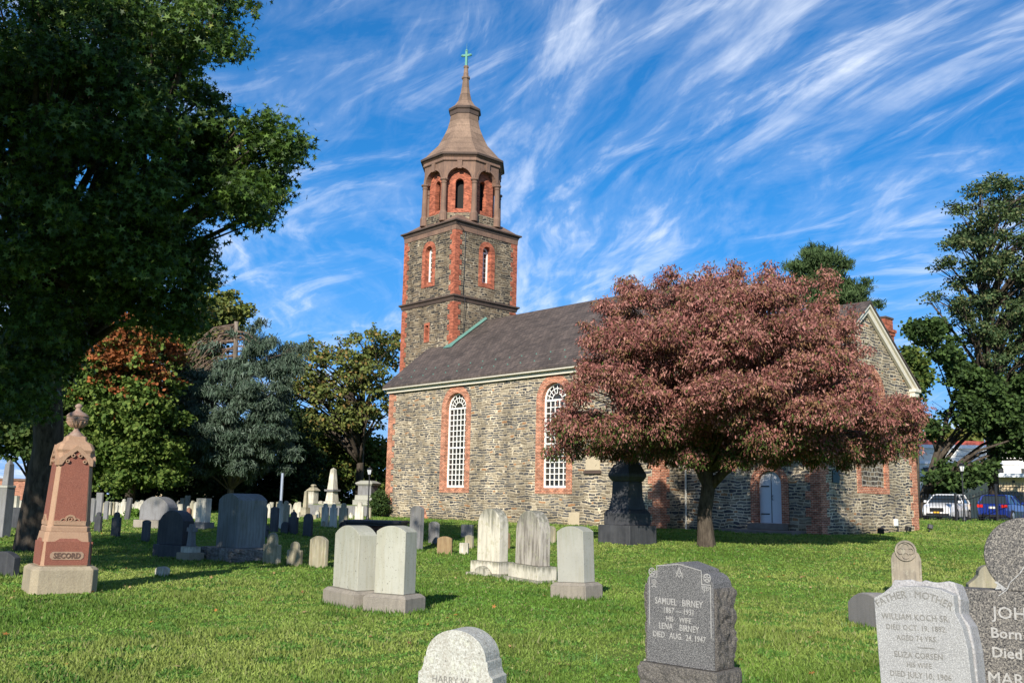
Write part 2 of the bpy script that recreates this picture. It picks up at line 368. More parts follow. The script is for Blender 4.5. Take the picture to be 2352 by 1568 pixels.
M_BARK = bark('bark', (.035, .028, .022), (.11, .09, .07)); M_BARKL = bark('grey_bark', (.09, .075, .06), (.24, .2, .16), 5)

# ------------------------------------------------------------------ ground
def ground_mat():
    m, t, b = newmat('lawn'); v = ocoord(t)
    n1 = noise_(t, v, .25, 4, .6); n2 = noise_(t, v, 1.6, 5, .65); n3 = noise_(t, v, 22, 4, .7); n4 = noise_(t, v, 90, 2, .7)
    c = mix_(t, ramp_(t, n2, [(.35, 0), (.65, 1)]), (.11, .19, .033), (.165, .235, .05))
    c = mix_(t, ramp_(t, n1, [(.5, 0), (.68, .55)]), c, (.20, .23, .07))
    c = mix_(t, 1., c, ramp_(t, n3, [(.3, (.6, .63, .58)), (.7, (1.4, 1.35, 1.25))]), 'MULTIPLY')
    c = mix_(t, 1., c, ramp_(t, n4, [(.3, (.6, .6, .6)), (.7, (1.35, 1.35, 1.3))]), 'MULTIPLY')
    lk(t, c, b.inputs['Base Color']); b.inputs['Roughness'].default_value = .95; b.inputs['Specular IOR Level'].default_value = .1
    bump_(t, b, math_(t, 'ADD', n3, math_(t, 'MULTIPLY', n4, .5)), 1., .06)
    return m
M_LAWN = ground_mat()
def axis(stops):
    out = []
    for a0, b0, st in stops:
        k = int(round((b0 - a0) / st)); out += [a0 + (b0 - a0) * i / k for i in range(k)]
    return out + [stops[-1][1]]
gx = axis([(-600, -60, 60), (-60, 60, 1.0), (60, 600, 60)]); gy = axis([(-60, 0, 5), (0, 70, .8), (70, 900, 50)])
g = MB(); g.v = [(x, y, H(x, y)) for y in gy for x in gx]
nx = len(gx); g.f = [(j * nx + i, j * nx + i + 1, (j + 1) * nx + i + 1, (j + 1) * nx + i) for j in range(len(gy) - 1) for i in range(nx - 1)]
g.m = [0] * len(g.f)
o = g.build('ground', M_LAWN, smooth=True); tag(o, kind='structure')

# ------------------------------------------------------------------ church
church = empty('church', (-7.375, 58.166, .531), -YAW, 'fieldstone church with red brick trim, square tower and curved spire', 'church')
def fillpoly(outer, holes, fn):
    """planar wall with openings"""
    bm = bmesh.new(); ed = []
    for lp in [outer] + holes:
        vs = [bm.verts.new(fn(*p)) for p in lp]
        ed += [bm.edges.new((vs[i], vs[(i + 1) % len(vs)])) for i in range(len(vs))]
    bmesh.ops.triangle_fill(bm, use_beauty=True, use_dissolve=False, edges=ed)
    bm.verts.index_update()
    V = [v.co[:] for v in bm.verts]; Fc = [[v.index for v in f.verts] for f in bm.faces]; bm.free(); return V, Fc
def archpts(cx, z0, zs, r, n=14, rise=1.0):
    p = [(cx - r, z0), (cx + r, z0)]
    p += [(cx + r * math.cos(math.pi * i / n), zs + rise * r * math.sin(math.pi * i / n)) for i in range(n + 1)]
    return p
def ringpts(cx, z0, zs, r, n=14):       # left bottom, up over the arch, right bottom
    return [(cx - r, z0)] + [(cx - r * math.cos(math.pi * i / n), zs + r * math.sin(math.pi * i / n)) for i in range(n + 1)] + [(cx + r, z0)]
def surround(ri, ro, z0i, z0o, zs, dep, proud=.03, n=14):
    mb = MB(); A = ringpts(0, z0i, zs, ri, n); B = ringpts(0, z0o, zs, ro, n); k = len(A)
    vs = [(x, -proud, z) for x, z in A] + [(x, -proud, z) for x, z in B] + [(x, dep, z) for x, z in A] + [(x, .02, z) for x, z in B]
    fs = []
    for i in range(k):
        j = (i + 1) % k
        fs += [(i, j, k + j, k + i), (i, 2 * k + i, 2 * k + j, j), (k + i, k + j, 3 * k + j, 3 * k + i)]
    return mb.add(vs, fs)
def sash(ri, z0, zs, y, cols, rows, mid=None, fw=.09, mw=.045, spokes=7, fan=True, n=14):
    mb = MB(); A = ringpts(0, z0, zs, ri, n); B = ringpts(0, z0 + fw * 1.3, zs, ri - fw, n); k = len(A)
    vs = [(x, y, z) for x, z in A] + [(x, y, z) for x, z in B] + [(x, y + .07, z) for x, z in B]
    fs = []
    for i in range(k):
        j = (i + 1) % k; fs += [(i, j, k + j, k + i), (k + i, k + j, 2 * k + j, 2 * k + i)]
    mb.add(vs, fs); r = ri - fw; zb = z0 + fw * 1.3; y1 = y + .012; y2 = y + .05
    mb.box(-r, r, y - .01, y2 + .01, zs - .05, zs + .05)
    if mid: mb.box(-r, r, y - .005, y2, mid - .045, mid + .045)
    for c in range(1, cols):
        x = -r + 2 * r * c / cols; mb.box(x - mw / 2, x + mw / 2, y1, y2, zb, zs - .05)
    segs = [(zb, mid - .045, rows // 2), (mid + .045, zs - .05, rows - rows // 2)] if mid else [(zb, zs - .05, rows)]
    for a0, b0, q in segs:
        for i in range(1, q):
            z = a0 + (b0 - a0) * i / q; mb.box(-r, r, y1 + .002, y2 - .002, z - mw / 2, z + mw / 2)
    if fan:
        for i in range(1, spokes + 1):
            t = math.pi * i / (spokes + 1); c_, s_ = math.cos(t), math.sin(t); q0, q1 = r * .42, r
            mb.add([(c_ * q0 - s_ * mw / 2, y1, zs + s_ * q0 + c_ * mw / 2), (c_ * q1 - s_ * mw / 2, y1, zs + s_ * q1 + c_ * mw / 2), (c_ * q1 + s_ * mw / 2, y1, zs + s_ * q1 - c_ * mw / 2), (c_ * q0 + s_ * mw / 2, y1, zs + s_ * q0 - c_ * mw / 2)], [(0, 1, 2, 3)])
        for q in (.42, .74):
            a_ = [(r * q * math.cos(math.pi * i / 10), zs + r * q * math.sin(math.pi * i / 10)) for i in range(11)]
            b_ = [((r * q + mw) * math.cos(math.pi * i / 10), zs + (r * q + mw) * math.sin(math.pi * i / 10)) for i in range(11)]
            mb.add([(x, y1 - .002, z) for x, z in a_ + b_], [(i, i + 1, 12 + i, 11 + i) for i in range(10)])
    return mb
def window(parent, loc, rz, ri, ro, z0i, z0o, zs, dep, cols, rows, mid=None, fan=True, mat=None, fw=.09):
    w_ = surround(ri, ro, z0i, z0o, zs, dep).build('window', mat or M_BRICK, parent); w_.location = loc; w_.rotation_euler = (0, 0, rz)
    sash(ri, z0i, zs, dep - .1, cols, rows, mid, fan=fan, fw=fw).build('sash', M_WHITE, w_)
    MB().add([(x, dep - .04, z) for x, z in archpts(0, z0i, zs, ri)], [list(range(len(archpts(0, 0, 0, 1))))]).build('pane', M_GLASS, w_)
    return w_
NL, NW, NH = 20.645, 11.244, 7.55
wins = [6.35, 14.01]
mb = MB()
holes = [archpts(u, 1.78, 6.16, .87) for u in wins]
V_, F_ = fillpoly([(0, -.6), (NL, -.6), (NL, NH), (0, NH)], holes, lambda x, z: (x, 0, z)); mb.add(V_, F_)
V_, F_ = fillpoly([(0, -.6), (NW, -.6), (NW, NH), (NW / 2, 12.2), (0, NH)], [], lambda x, z: (NL, x, z)); mb.add(V_, F_)
mb.add([(0, y, z) for _, y, z in V_], F_)
mb.add([(0, NW, -.6), (NL, NW, -.6), (NL, NW, NH), (0, NW, NH)], [(0, 1, 2, 3)])
mb.build('nave_wall', M_RUB, church)
for u in wins: window(church, (u, 0, 0), 0, .87, 1.27, 1.78, 1.49, 6.16, .30, 5, 14, 3.97)
# roof
mb = MB(); rp = [(-.42, 7.80), (2.8, 10.45), (NW / 2, 12.50), (NW - 2.8, 10.45), (NW + .42, 7.80)]
for th, mi in ((0, 0),):
    top = [(y, z) for y, z in rp]; bot = [(y, z - .12) for y, z in rp]
    x0, x1 = -.22, NL + .25; n = len(top)
    mb.add([(x0, y, z) for y, z in top + bot] + [(x1, y, z) for y, z in top + bot],
           [(i, i + 1, 2 * n + i + 1, 2 * n + i) for i in range(n - 1)] + [(n + i, 3 * n + i, 3 * n + i + 1, n + i + 1) for i in range(n - 1)] +
           [(i, n + i, n + i + 1, i + 1) for i in range(n - 1)] + [(2 * n + i, 2 * n + i + 1, 3 * n + i + 1, 3 * n + i) for i in range(n - 1)] + [(0, 2 * n, 3 * n, n), (n - 1, 2 * n - 1, 4 * n - 1, 3 * n - 1)])
roof = mb.build('nave_roof', M_SLATE, church)
sg = None
for row, (y, z) in enumerate([(.15, 8.28), (.75, 8.77)]):
    for i in range(19):
        x = .9 + i * 1.05 + row * .5 + rnd.uniform(-.08, .08)
        if sg is None:
            sg = MB().box(-.03, .03, -.03, .03, -.02, .05, tx=.01).build('snow_guard', M_COPPER, roof); q = sg
        else: q = sg.copy(); COL.objects.link(q); q.parent = roof
        q.location = (x, y, z)
MB().box(-.25, NL + .2, -.40, -.18, 7.60, 7.785).build('gutter', M_CREAM, church, bevel=.02)
MB().box(-.1, NL + .1, -.17, -.02, 7.40, 7.62).build('frieze', M_CREAM, church)
mb = MB()
for s in (0, 1):
    a0 = (-.05, 7.72) if s == 0 else (NW + .05, 7.72); pk = (NW / 2, 12.33)
    for xx in (NL + .02,):
        mb.add([(xx, a0[0], a0[1] - .3), (xx, pk[0], pk[1] - .35), (xx, pk[0], pk[1]), (xx, a0[0], a0[1] + .05), (xx + .12, a0[0], a0[1] - .3), (xx + .12, pk[0], pk[1] - .35), (xx + .12, pk[0], pk[1]), (xx + .12, a0[0], a0[1] + .05)], [(0, 1, 2, 3), (4, 5, 6, 7), (0, 1, 5, 4), (1, 2, 6, 5), (2, 3, 7, 6), (3, 0, 4, 7)])
mb.build('verge_board', M_CREAM, church)
def quoins(x, y, dx, dy, z0, z1, name='quoin', mat=None, a=.66, b=.42, hh=.34, parent=None):
    """toothed brick corner; dx, dy point from the corner into the two walls"""
    mb = MB(); z = z0; i = 0; p = .03
    while z < z1 - .05:
        zt = min(z + hh, z1); wa, wb = (a, b) if i % 2 else (b, a)
        ins = .0 if i % 2 else .003
        xs = sorted((x - dx * (p - ins), x + dx * wa)); ys = sorted((y - dy * (p - ins), y + dy * wb))
        mb.box(xs[0], xs[1], ys[0], ys[1], z + .001, zt); z = zt; i += 1
    return mb.build(name, mat or M_BRICK, parent or church)
quoins(0, 0, 1, 1, .45, 7.39); quoins(NL, 0, -1, 1, -.4, 7.39); quoins(NL, NW, -1, -1, -.4, 7.39); quoins(0, NW, 1, -1, -.4, 7.39)
# low basement arch, tablets, corner stone block
mb = MB(); A = ringpts(0, -.3, .05, .42); B = ringpts(0, -.3, .05, .68); k = len(A)
mb.add([(x, -.035, z) for x, z in A + B] + [(x, .0, z) for x, z in A + B], [(i, i + 1, k + i + 1, k + i) for i in range(k - 1)] + [(k + i, k + i + 1, 3 * k + i + 1, 3 * k + i) for i in range(k - 1)] + [(i, 2 * k + i, 2 * k + i + 1, i + 1) for i in range(k - 1)])
mb.build('vent_arch', M_BRICK, church, loc=(3.35, 0, 0))
M_TAB = stone('tablet_stone', (.50, .42, .29), (.42, .35, .24), 2)
tb = MB().box(16.2, 17.1, -.05, .0, 2.62, 3.75).build('wall_tablet', M_TAB, church, bevel=.01)
MB().box(16.12, 17.18, -.12, .0, 2.45, 2.60).build('sill', M_BROWND, tb, bevel=.01)
MB().box(15.1, 15.78, -.03, .02, .02, .62).build('cornerstone', M_TAB, church, bevel=.01)

# tower
TU, TV = -.43, 5.62; t2 = 2.66
def face_map(k):
    """k: 0 south, 1 east, 2 north, 3 west: rotation about the tower axis"""
    return k * math.pi / 2
mb = MB()
for k in range(4):
    a = face_map(k); R3 = Matrix.Rotation(a, 3, 'Z')
    hl = [archpts(0, 14.92, 16.98, .36, 10)]
    if k == 0: hl.append([(-.1, 11.15), (.2, 11.15), (.2, 12.1), (-.1, 12.1)])
    V_, F_ = fillpoly([(-t2, -.6), (t2, -.6), (t2, 18.25), (-t2, 18.25)], hl, lambda x, z: tuple(R3 @ Vector((x, -t2, z)) + Vector((TU, TV, 0))))
    mb.add(V_, F_)
tower = mb.build('tower_wall', M_RUBT, church)
for k in range(4):
    a = face_map(k); R3 = Matrix.Rotation(a, 3, 'Z'); p = R3 @ Vector((0, -t2, 0)) + Vector((TU, TV, 0))
    window(church, p, a, .36, .68, 14.92, 14.62, 16.98, .42, 2, 6, None, fan=False, mat=M_BRICKT, fw=.11)
sl = MB()
for (a0, a1, b0, b1) in ((-.22, -.1, 11.0, 12.25), (.2, .32, 11.0, 12.25), (-.1, .2, 11.0, 11.15), (-.1, .2, 12.1, 12.25)): sl.box(a0, a1, -.03, .25, b0, b1)
sl.build('slit_surround', M_BRICKT, church, loc=(TU, TV - t2, 0))
MB().add([(-.1, .2, 11.1), (.2, .2, 11.1), (.2, .2, 12.15), (-.1, .2, 12.15)], [(0, 1, 2, 3)]).build('slit', M_DARK, church, loc=(TU, TV - t2, 0))
for sx_, sy_ in ((-1, -1), (1, -1), (1, 1), (-1, 1)):
    cx_, cy_ = TU + sx_ * t2, TV + sy_ * t2
    quoins(cx_, cy_, -sx_, -sy_, .0, 13.34, a=.55, b=.36, hh=.33, mat=M_BRICKT)
    quoins(cx_, cy_, -sx_, -sy_, 13.76, 18.22, a=.52, b=.34, hh=.33, mat=M_BRICKT)
def sqring(z0, z1, h0, h1, name, mat):
    mb = MB(); vs = []
    for z, h in ((z0, h0), ((z0 * .45 + z1 * .55), h0 + (h1 - h0) * .35), (z1 - .1, h1), (z1, h1)):
        vs += [(TU - h, TV - h, z), (TU + h, TV - h, z), (TU + h, TV + h, z), (TU - h, TV + h, z)]
    n = len(vs) // 4
    fs = [(j * 4 + k, j * 4 + (k + 1) % 4, j * 4 + 4 + (k + 1) % 4, j * 4 + 4 + k) for j in range(n - 1) for k in range(4)] + [(3, 2, 1, 0), (n * 4 - 4, n * 4 - 3, n * 4 - 2, n * 4 - 1)]
    return mb.add(vs, fs).build(name, mat, church, bevel=.012)
sqring(13.40, 13.76, t2 + .05, t2 + .2, 'string_course', M_BROWND)
sqring(17.98, 18.28, t2 + .045, t2 + .055, 'cornice_frieze', M_BROWN)
sqring(18.285, 18.62, t2 + .06, t2 + .24, 'tower_cornice', M_BROWND)
MB().lathe([(3.9, 18.62), (2.75, 19.25)], 4, (TU, TV), math.pi / 4).build('tower_deck', M_BROWN, church)
mb = MB()
for s in (1,):
    pts = [(2.66, 10.36), (5.62, 12.52), (8.58, 10.36)]
    for (ya, za), (yb, zb_) in zip(pts, pts[1:]):
        mb.add([(TU + t2 + .02, ya, za), (TU + t2 + .02, yb, zb_), (TU + t2 + .02, yb, zb_ + .2), (TU + t2 + .02, ya, za + .2), (TU + t2 + .2, ya, za + .06), (TU + t2 + .2, yb, zb_ + .06)],
               [(0, 1, 2, 3), (3, 2, 5, 4), (0, 3, 4), (1, 5, 2), (0, 4, 5, 1)])
mb.add([(TU + t2 - .5, 2.90, 10.62), (TU + t2 + .3, 2.90, 10.62), (TU + t2 + .3, 2.62, 10.36), (TU + t2 - .5, 2.62, 10.36)], [(0, 1, 2, 3)])
mb.build('copper_flashing', M_COPPER, church)
# belfry
ph = math.pi / 8
MB().lathe([(2.62, 18.7), (2.62, 19.42), (2.55, 19.5)], 8, (TU, TV), ph).build('belfry_plinth', M_RUBT, church)
RV = 2.28; ap = RV * math.cos(ph); hw = RV * math.sin(ph)
mb = MB(); ms_ = MB(); ml = MB()
for k in range(8):
    a = k * math.pi / 4; R3 = Matrix.Rotation(a, 3, 'Z')
    fn = lambda x, z, d=ap: tuple(R3 @ Vector((x, -d, z)) + Vector((TU, TV, 0)))
    V_, F_ = fillpoly([(-hw, 19.4), (hw, 19.4), (hw, 23.2), (-hw, 23.2)], [archpts(0, 19.85, 21.62, .27, 8)], fn); mb.add(V_, F_)
    A = ringpts(0, 19.85, 21.62, .27, 8); kk = len(A)
    mb.add([fn(x, z) for x, z in A] + [fn(x, z, ap - .35) for x, z in A], [(i, (i + 1) % kk, kk + (i + 1) % kk, kk + i) for i in range(kk)])
    # stone arch panel carried by the corner columns
    ho = 2.68 * math.sin(ph); do = 2.68 * math.cos(ph)
    V_, F_ = fillpoly([(-ho, 21.72)] + [(-.80, 21.72)] + [(-.80 * math.cos(math.pi * i / 12), 21.72 + .80 * math.sin(math.pi * i / 12)) for i in range(1, 12)] + [(.80, 21.72), (ho, 21.72), (ho, 23.05), (-ho, 23.05)], [], lambda x, z: fn(x, z, do)); ms_.add(V_, F_)
    A = [(-.80 * math.cos(math.pi * i / 12), 21.72 + .80 * math.sin(math.pi * i / 12)) for i in range(13)]; B = [(x * 1.17, 21.72 + (z - 21.72) * 1.17) for x, z in A]
    ms_.add([fn(x, z, do) for x, z in A] + [fn(x, z, ap) for x, z in A], [(i, i + 1, 14 + i, 13 + i) for i in range(12)])
    ml.add([fn(x, z, do + .06) for x, z in A + B] + [fn(x, z, do) for x, z in A + B], [(i, i + 1, 14 + i, 13 + i) for i in range(12)] + [(13 + i, 14 + i, 40 + i, 39 + i) for i in range(12)] + [(i, 26 + i, 27 + i, i + 1) for i in range(12)])
    i0 = len(ml.v); ml.box(-.13, .13, -do - .12, -do, 22.42, 22.98, tx=-.03); ml.xf(lambda v: R3 @ v + Vector((TU, TV, 0)), i0)
mb.build('belfry_wall', M_BRICKT, church); ms_.build('belfry_arcade', M_BROWN, church); ml.build('arch_moulding', M_BROWN, church)
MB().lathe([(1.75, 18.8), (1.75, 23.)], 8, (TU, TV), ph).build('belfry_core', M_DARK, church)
c0 = None
for k in range(8):
    a = ph + k * math.pi / 4 + math.pi / 8 * 0; px_, py_ = TU + 2.60 * math.cos(a), TV + 2.60 * math.sin(a)
    if c0 is None:
        c0 = MB().lathe([(.27, 18.9), (.27, 19.42), (.23, 19.5), (.19, 19.6), (.165, 21.42), (.175, 21.44), (.21, 21.48), (.175, 21.53), (.185, 21.6), (.27, 21.68), (.27, 21.76)], 14).build('column', M_BROWN, church, smooth=False); q = c0
    else: q = c0.copy(); COL.objects.link(q); q.parent = church
    q.location = (px_, py_, 0)
MB().lathe([(2.74, 22.95), (2.80, 23.0), (2.76, 23.2), (2.86, 23.27), (2.9, 23.31)], 8, (TU, TV), ph).build('belfry_cornice', M_BROWN, church)
MB().lathe([(2.9, 23.30), (2.99, 23.34), (3.0, 23.47)], 8, (TU, TV), ph).build('belfry_eave', M_BROWND, church)
MB().lathe([(2.97, 23.47), (2.62, 23.74), (2.22, 24.21), (1.8, 24.67), (1.46, 25.35), (1.2, 25.95), (1.06, 26.5), (1.0, 26.95)], 8, (TU, TV), ph).build('spire', M_SPIRE, church)
MB().lathe([(1.0, 26.9), (1.05, 26.95), (1.06, 27.2), (1.16, 27.28), (1.17, 27.40), (1.1, 27.46)], 8, (TU, TV), ph).build('spire_collar', M_BROWND, church)
MB().lathe([(1.1, 27.46), (.73, 27.75), (.49, 28.12), (.34, 28.73), (.265, 29.19), (.22, 29.72), (.30, 29.80), (.30, 29.9), (.2, 29.95), (.14, 30.55), (.19, 30.62), (.18, 30.72), (.1, 30.76)], 8, (TU, TV), ph).build('spire_tip', M_SPIRE, church)
cr_ = MB(); cr_.box(-.075, .075, -.06, .06, 30.7, 31.85); cr_.box(-.3, -.075, -.05, .05, 31.45, 31.6); cr_.box(.075, .3, -.05, .05, 31.45, 31.6)
for q in ((-.3, 31.525), (.3, 31.525), (0, 31.87)): cr_.lathe([(.02, q[1] - .1), (.1, q[1] - .03), (.1, q[1] + .03), (.02, q[1] + .1)], 8, (q[0], 0))
cr_.xf(lambda v: Matrix.Rotation(YAW - .3, 3, 'Z') @ v + Vector((TU, TV, 0))); cross = cr_.build('cross', plain('cross_copper', (.10, .27, .20), .8), church)
MB().tube([(TU, TV, 31.9), (TU, TV, 32.45)], [.02, .006]).build('lightning_rod', M_COPPER, cross)
# thin lightning cable down the tower corner
MB().tube([(TU + t2 + .26, TV - t2 - .26, 18.5), (TU + t2 + .06, TV - t2 + .75, 17.9), (TU + t2 + .06, TV - t2 + .7, 13.9), (TU + t2 + .24, TV - t2 + .7, 13.6), (TU + t2 + .06, TV - t2 + .8, 11.4)], .018, 5).build('cable', M_IRON, church)

# east block
BU, BV0, BV1, BH, BR = 27.66, 1.37, 10.14, 6.62, 10.05; bc = (BV0 + BV1) / 2
mb = MB(); dz = 2.0
V_, F_ = fillpoly([(NL + .01, -.6), (BU, -.6), (BU, BH), (NL + .01, BH)], [archpts(25.33, .40, 2.0, .57), archpts(25.33, 3.75, 4.95, .55)], lambda x, z: (x, BV0, z)); mb.add(V_, F_)
V_, F_ = fillpoly([(BV0, -.6), (BV1, -.6), (BV1, BH), (bc, BR - .1), (BV0, BH)], [archpts(5.9, 2.0, 5.9, 1.1)], lambda x, z: (BU, x, z)); mb.add(V_, F_)
mb.add([(NL + .01, BV1, -.6), (BU, BV1, -.6), (BU, BV1, BH), (NL + .01, BV1, BH)], [(0, 1, 2, 3)])
mb.build('east_block_wall', M_RUB, church)
mb = MB(); s = (BR + .15 - (BH + .1)) / (bc - BV0 + .3)
rp = [(BV0 - .3, BH + .12), (bc, BR + .15), (BV1 + .3, BH + .12)]
top = rp; bot = [(y, z - .1) for y, z in rp]; n = 3; x0, x1 = NL + .02, BU + .3
mb.add([(x0, y, z) for y, z in top + bot] + [(x1, y, z) for y, z in top + bot],
       [(i, i + 1, 2 * n + i + 1, 2 * n + i) for i in range(n - 1)] + [(n + i, 3 * n + i, 3 * n + i + 1, n + i + 1) for i in range(n - 1)] + [(2 * n + i, 2 * n + i + 1, 3 * n + i + 1, 3 * n + i) for i in range(n - 1)] + [(0, 2 * n, 3 * n, n), (n - 1, 2 * n - 1, 4 * n - 1, 3 * n - 1)])
mb.build('east_roof', M_SLATE, church)
for (ya, za), (yb, zb_) in (((BV0 - .25, BH + .02), (bc, BR + .04)), ((BV1 + .25, BH + .02), (bc, BR + .04))):
    for (d0, d1, x0, x1) in ((-.01, -.14, .10, .26), (-.14, -.42, .03, .16)):
        MB().add([(BU + x0, ya, za + d0), (BU + x0, yb, zb_ + d0), (BU + x0, yb, zb_ + d1), (BU + x0, ya, za + d1), (BU + x1, ya, za + d0), (BU + x1, yb, zb_ + d0), (BU + x1, yb, zb_ + d1), (BU + x1, ya, za + d1)],
                 [(0, 1, 2, 3), (4, 5, 6, 7), (0, 1, 5, 4), (1, 2, 6, 5), (2, 3, 7, 6), (3, 0, 4, 7)]).build('verge_board', M_CREAM, church)
for y in (BV0 - .28, BV1 - .32):
    r_ = MB(); r_.box(BU - .3, BU + .32, y, y + .6, BH - .12, BH + .04); r_.box(BU - .25, BU + .24, y + .06, y + .54, BH - .34, BH - .121); r_.build('eave_return', M_CREAM, church, bevel=.02)
MB().box(NL + .3, BU + .1, BV0 - .28, BV0 - .02, BH - .1, BH + .05).build('gutter', M_CREAM, church)
quoins(BU, BV0, -1, 1, -.3, BH - .36); quoins(BU, BV1, -1, -1, -.3, BH - .36)
w_ = window(church, (BU, 5.9, 0), math.pi / 2, 1.1, 1.46, 2.0, 1.72, 5.9, .3, 5, 8, 4.9)
MB().add([(-1.1, .06, 2.0), (1.1, .06, 2.0), (1.1, .06, 4.15), (-1.1, .06, 4.15), (-1.1, .25, 4.15), (1.1, .25, 4.15)], [(0, 1, 2, 3), (3, 2, 5, 4)]).build('stone_infill', M_RUBI, w_)
MB().box(-1.1, 1.1, .06, .24, 4.16, 4.4).build('sill', M_WHITE, w_)
w_ = window(church, (25.33, BV0, 0), 0, .55, .85, 3.75, 3.5, 4.95, .28, 4, 4, None)
d_ = surround(.57, .90, .40, .40, 2.0, .24).build('door', M_BRICK, church, loc=(25.33, BV0, 0))
lf = MB()
lf.add([(x, .16, z) for x, z in archpts(0, .40, 2.0, .57)], [list(range(17))])
lf.build('door_leaf', M_DOOR, d_)
MB().box(-.012, .012, .145, .158, .42, 2.5).build('door_seam', M_IRON, d_)
for z in (.75, 1.9): MB().box(-.5, -.1, .140, .157, z, z + .05).build('strap_hinge', M_IRON, d_)
MB().tube([(.07, .15, 1.35), (.07, .09, 1.38), (.07, .09, 1.52), (.07, .15, 1.55)], .014).build('handle', M_IRON, d_)
M_STEP = stone('step_stone', (.22, .19, .16), (.14, .12, .10), 2, bump=.6)
st = MB(); st.box(24.5, 26.2, BV0 - .45, BV0 - .02, .14, .39); st.box(23.6, 27.0, BV0 - 1.2, BV0 - .02, -.2, .135); st.box(24.2, 27.4, BV0 - 1.75, BV0 - 1.21, -.3, .02); st.build('doorstep', M_STEP, church, bevel=.02)
ch = MB(); ch.box(26.1, 27.0, 9.15, 9.95, 6.2, 9.25); ch.box(26.05, 27.05, 9.1, 10.0, 9.251, 9.4); ch.box(26.0, 27.1, 9.05, 10.05, 9.401, 9.55); ch.box(26.12, 26.98, 9.17, 9.93, 9.551, 10.05)
ch = ch.build('chimney', M_BRICKT, church); MB().box(26.08, 27.02, 9.13, 9.97, 10.051, 10.14).build('chimney_cap', M_BROWND, ch)
MB().tube([(26.9, bc + 1.3, 9.3), (26.9, bc + 1.3, 10.5)], .012).build('aerial', M_IRON, church)
MB().tube([(NL + .45, BV0 - .09, 6.5), (NL + .45, BV0 - .09, 0)], .05, 8).build('downpipe', M_CREAM, church)
ub = MB().box(BU, BU + .1, 7.65, 7.9, .35, .66).build('meter_box', M_WHITE, church, bevel=.01); MB().tube([(BU + .05, 7.95, .6), (BU + .05, 7.95, -.2)], .03).build('conduit', M_IRON, ub)
pq = MB().lathe([(.16, 0), (.16, .03)], 14, sy=1.5); pq.xf(lambda v: Vector((BU + v.z, 9.15 + v.x, 1.05 + v.y))); pq.build('oval_plaque', M_TAB, church)
MB().box(BU, BU + .04, 2.35, 2.9, 2.1, 2.6).build('wall_plaque', plain('plaque_metal', (.03, .06, .07), .5, .5), church)

# ------------------------------------------------------------------ trees
RS = np.random.RandomState(11)
def unit(v): return v / (np.linalg.norm(v, axis=1, keepdims=True) + 1e-9)
STAR = []
for i in range(10):
    t = math.pi * 2 * (i - 2.5) / 10; r = 1.0 if i % 2 else .36
    if i == 0: r = .2
    STAR.append((r * math.cos(t) * .55, r * math.sin(t) * .55 + .3))
SHAPES = {'star': STAR, 'quad': [(0, 0), (.36, .5), (0, 1), (-.36, .5)], 'long': [(0, 0), (.17, .35), (.13, .75), (0, 1), (-.13, .75), (-.17, .35)],
          'broad': [(0, 0), (.42, .3), (.3, .75), (0, 1), (-.3, .75), (-.42, .3)], 'needle': [(-.1, 0), (.1, 0), (.06, 1), (-.06, 1)], 'blade': [(-.5, 0), (.5, 0), (0, 1)]}
def leaves(C, size, shape, adir, nrm):
    """C (N,3) centres, adir axis, nrm normals -> vertices"""
    T = np.array(SHAPES[shape]); a = unit(adir); b = unit(np.cross(a, nrm))
    V = C[:, None, :] + (a[:, None, :] * (T[None, :, 1, None] - .5) + b[:, None, :] * T[None, :, 0, None]) * size[:, None, None]
    return V.reshape(-1, 3), len(T)
def inpoly(x, y, P):
    c = False; n = len(P); j = n - 1
    for i in range(n):
        if (P[i][1] > y) != (P[j][1] > y) and x < (P[j][0] - P[i][0]) * (y - P[i][1]) / (P[j][1] - P[i][1]) + P[i][0]: c = not c
        j = i
    return c
def edist(x, y, P):
    m = 1e9
    for i in range(len(P)):
        (ax, ay), (bx, by) = P[i - 1], P[i]; l = (bx - ax) ** 2 + (by - ay) ** 2
        t = max(0, min(1, ((x - ax) * (bx - ax) + (y - ay) * (by - ay)) / l)); m = min(m, math.hypot(x - ax - t * (bx - ax), y - ay - t * (by - ay)))
    return m
def blobs_in(P, d0, dr, n, rpx, seed, fill=.55, flat=.75, near=.0):
    """clumps of foliage filling a crown whose side view is P; returns (centre, rx, ry, rz)"""
    r = random.Random(seed); xs = [p[0] for p in P]; ys = [p[1] for p in P]; em = 1; cand = []
    for _ in range(n * 30):
        x, y = r.uniform(min(xs), max(xs)), r.uniform(min(ys), max(ys))
        if inpoly(x, y, P):
            e = edist(x, y, P); em = max(em, e)
            if e > rpx * .28: cand.append((x, y, e))
    em *= .9; out = []; pts = []
    while len(out) < n and cand:
        best = None; bd = -1
        for _ in range(6):
            x, y, e = r.choice(cand); th = dr * math.sqrt(max(.03, 1 - max(0, 1 - e / em) ** 2))
            s = r.choice((-1, 1)) * (fill + (1 - fill) * r.random()) if r.random() < .8 else r.uniform(-.5, .5)
            if near and s > 0 and r.random() < near: s = -s
            q = (x / rpx, y / rpx, s * th / (rpx * d0 / FPX))
            m = min([(q[0] - a[0]) ** 2 + (q[1] - a[1]) ** 2 + (q[2] - a[2]) ** 2 for a in pts] or [9])
            if m > bd: bd = m; best = (x, y, e, s * th, q)
        x, y, e, off, q = best; pts.append(q)
        rr = min(rpx * r.uniform(.75, 1.15), e * .95 + 4) * d0 / FPX
        out.append((at(x, y, d0 + off), rr, rr, rr * flat))
    return out
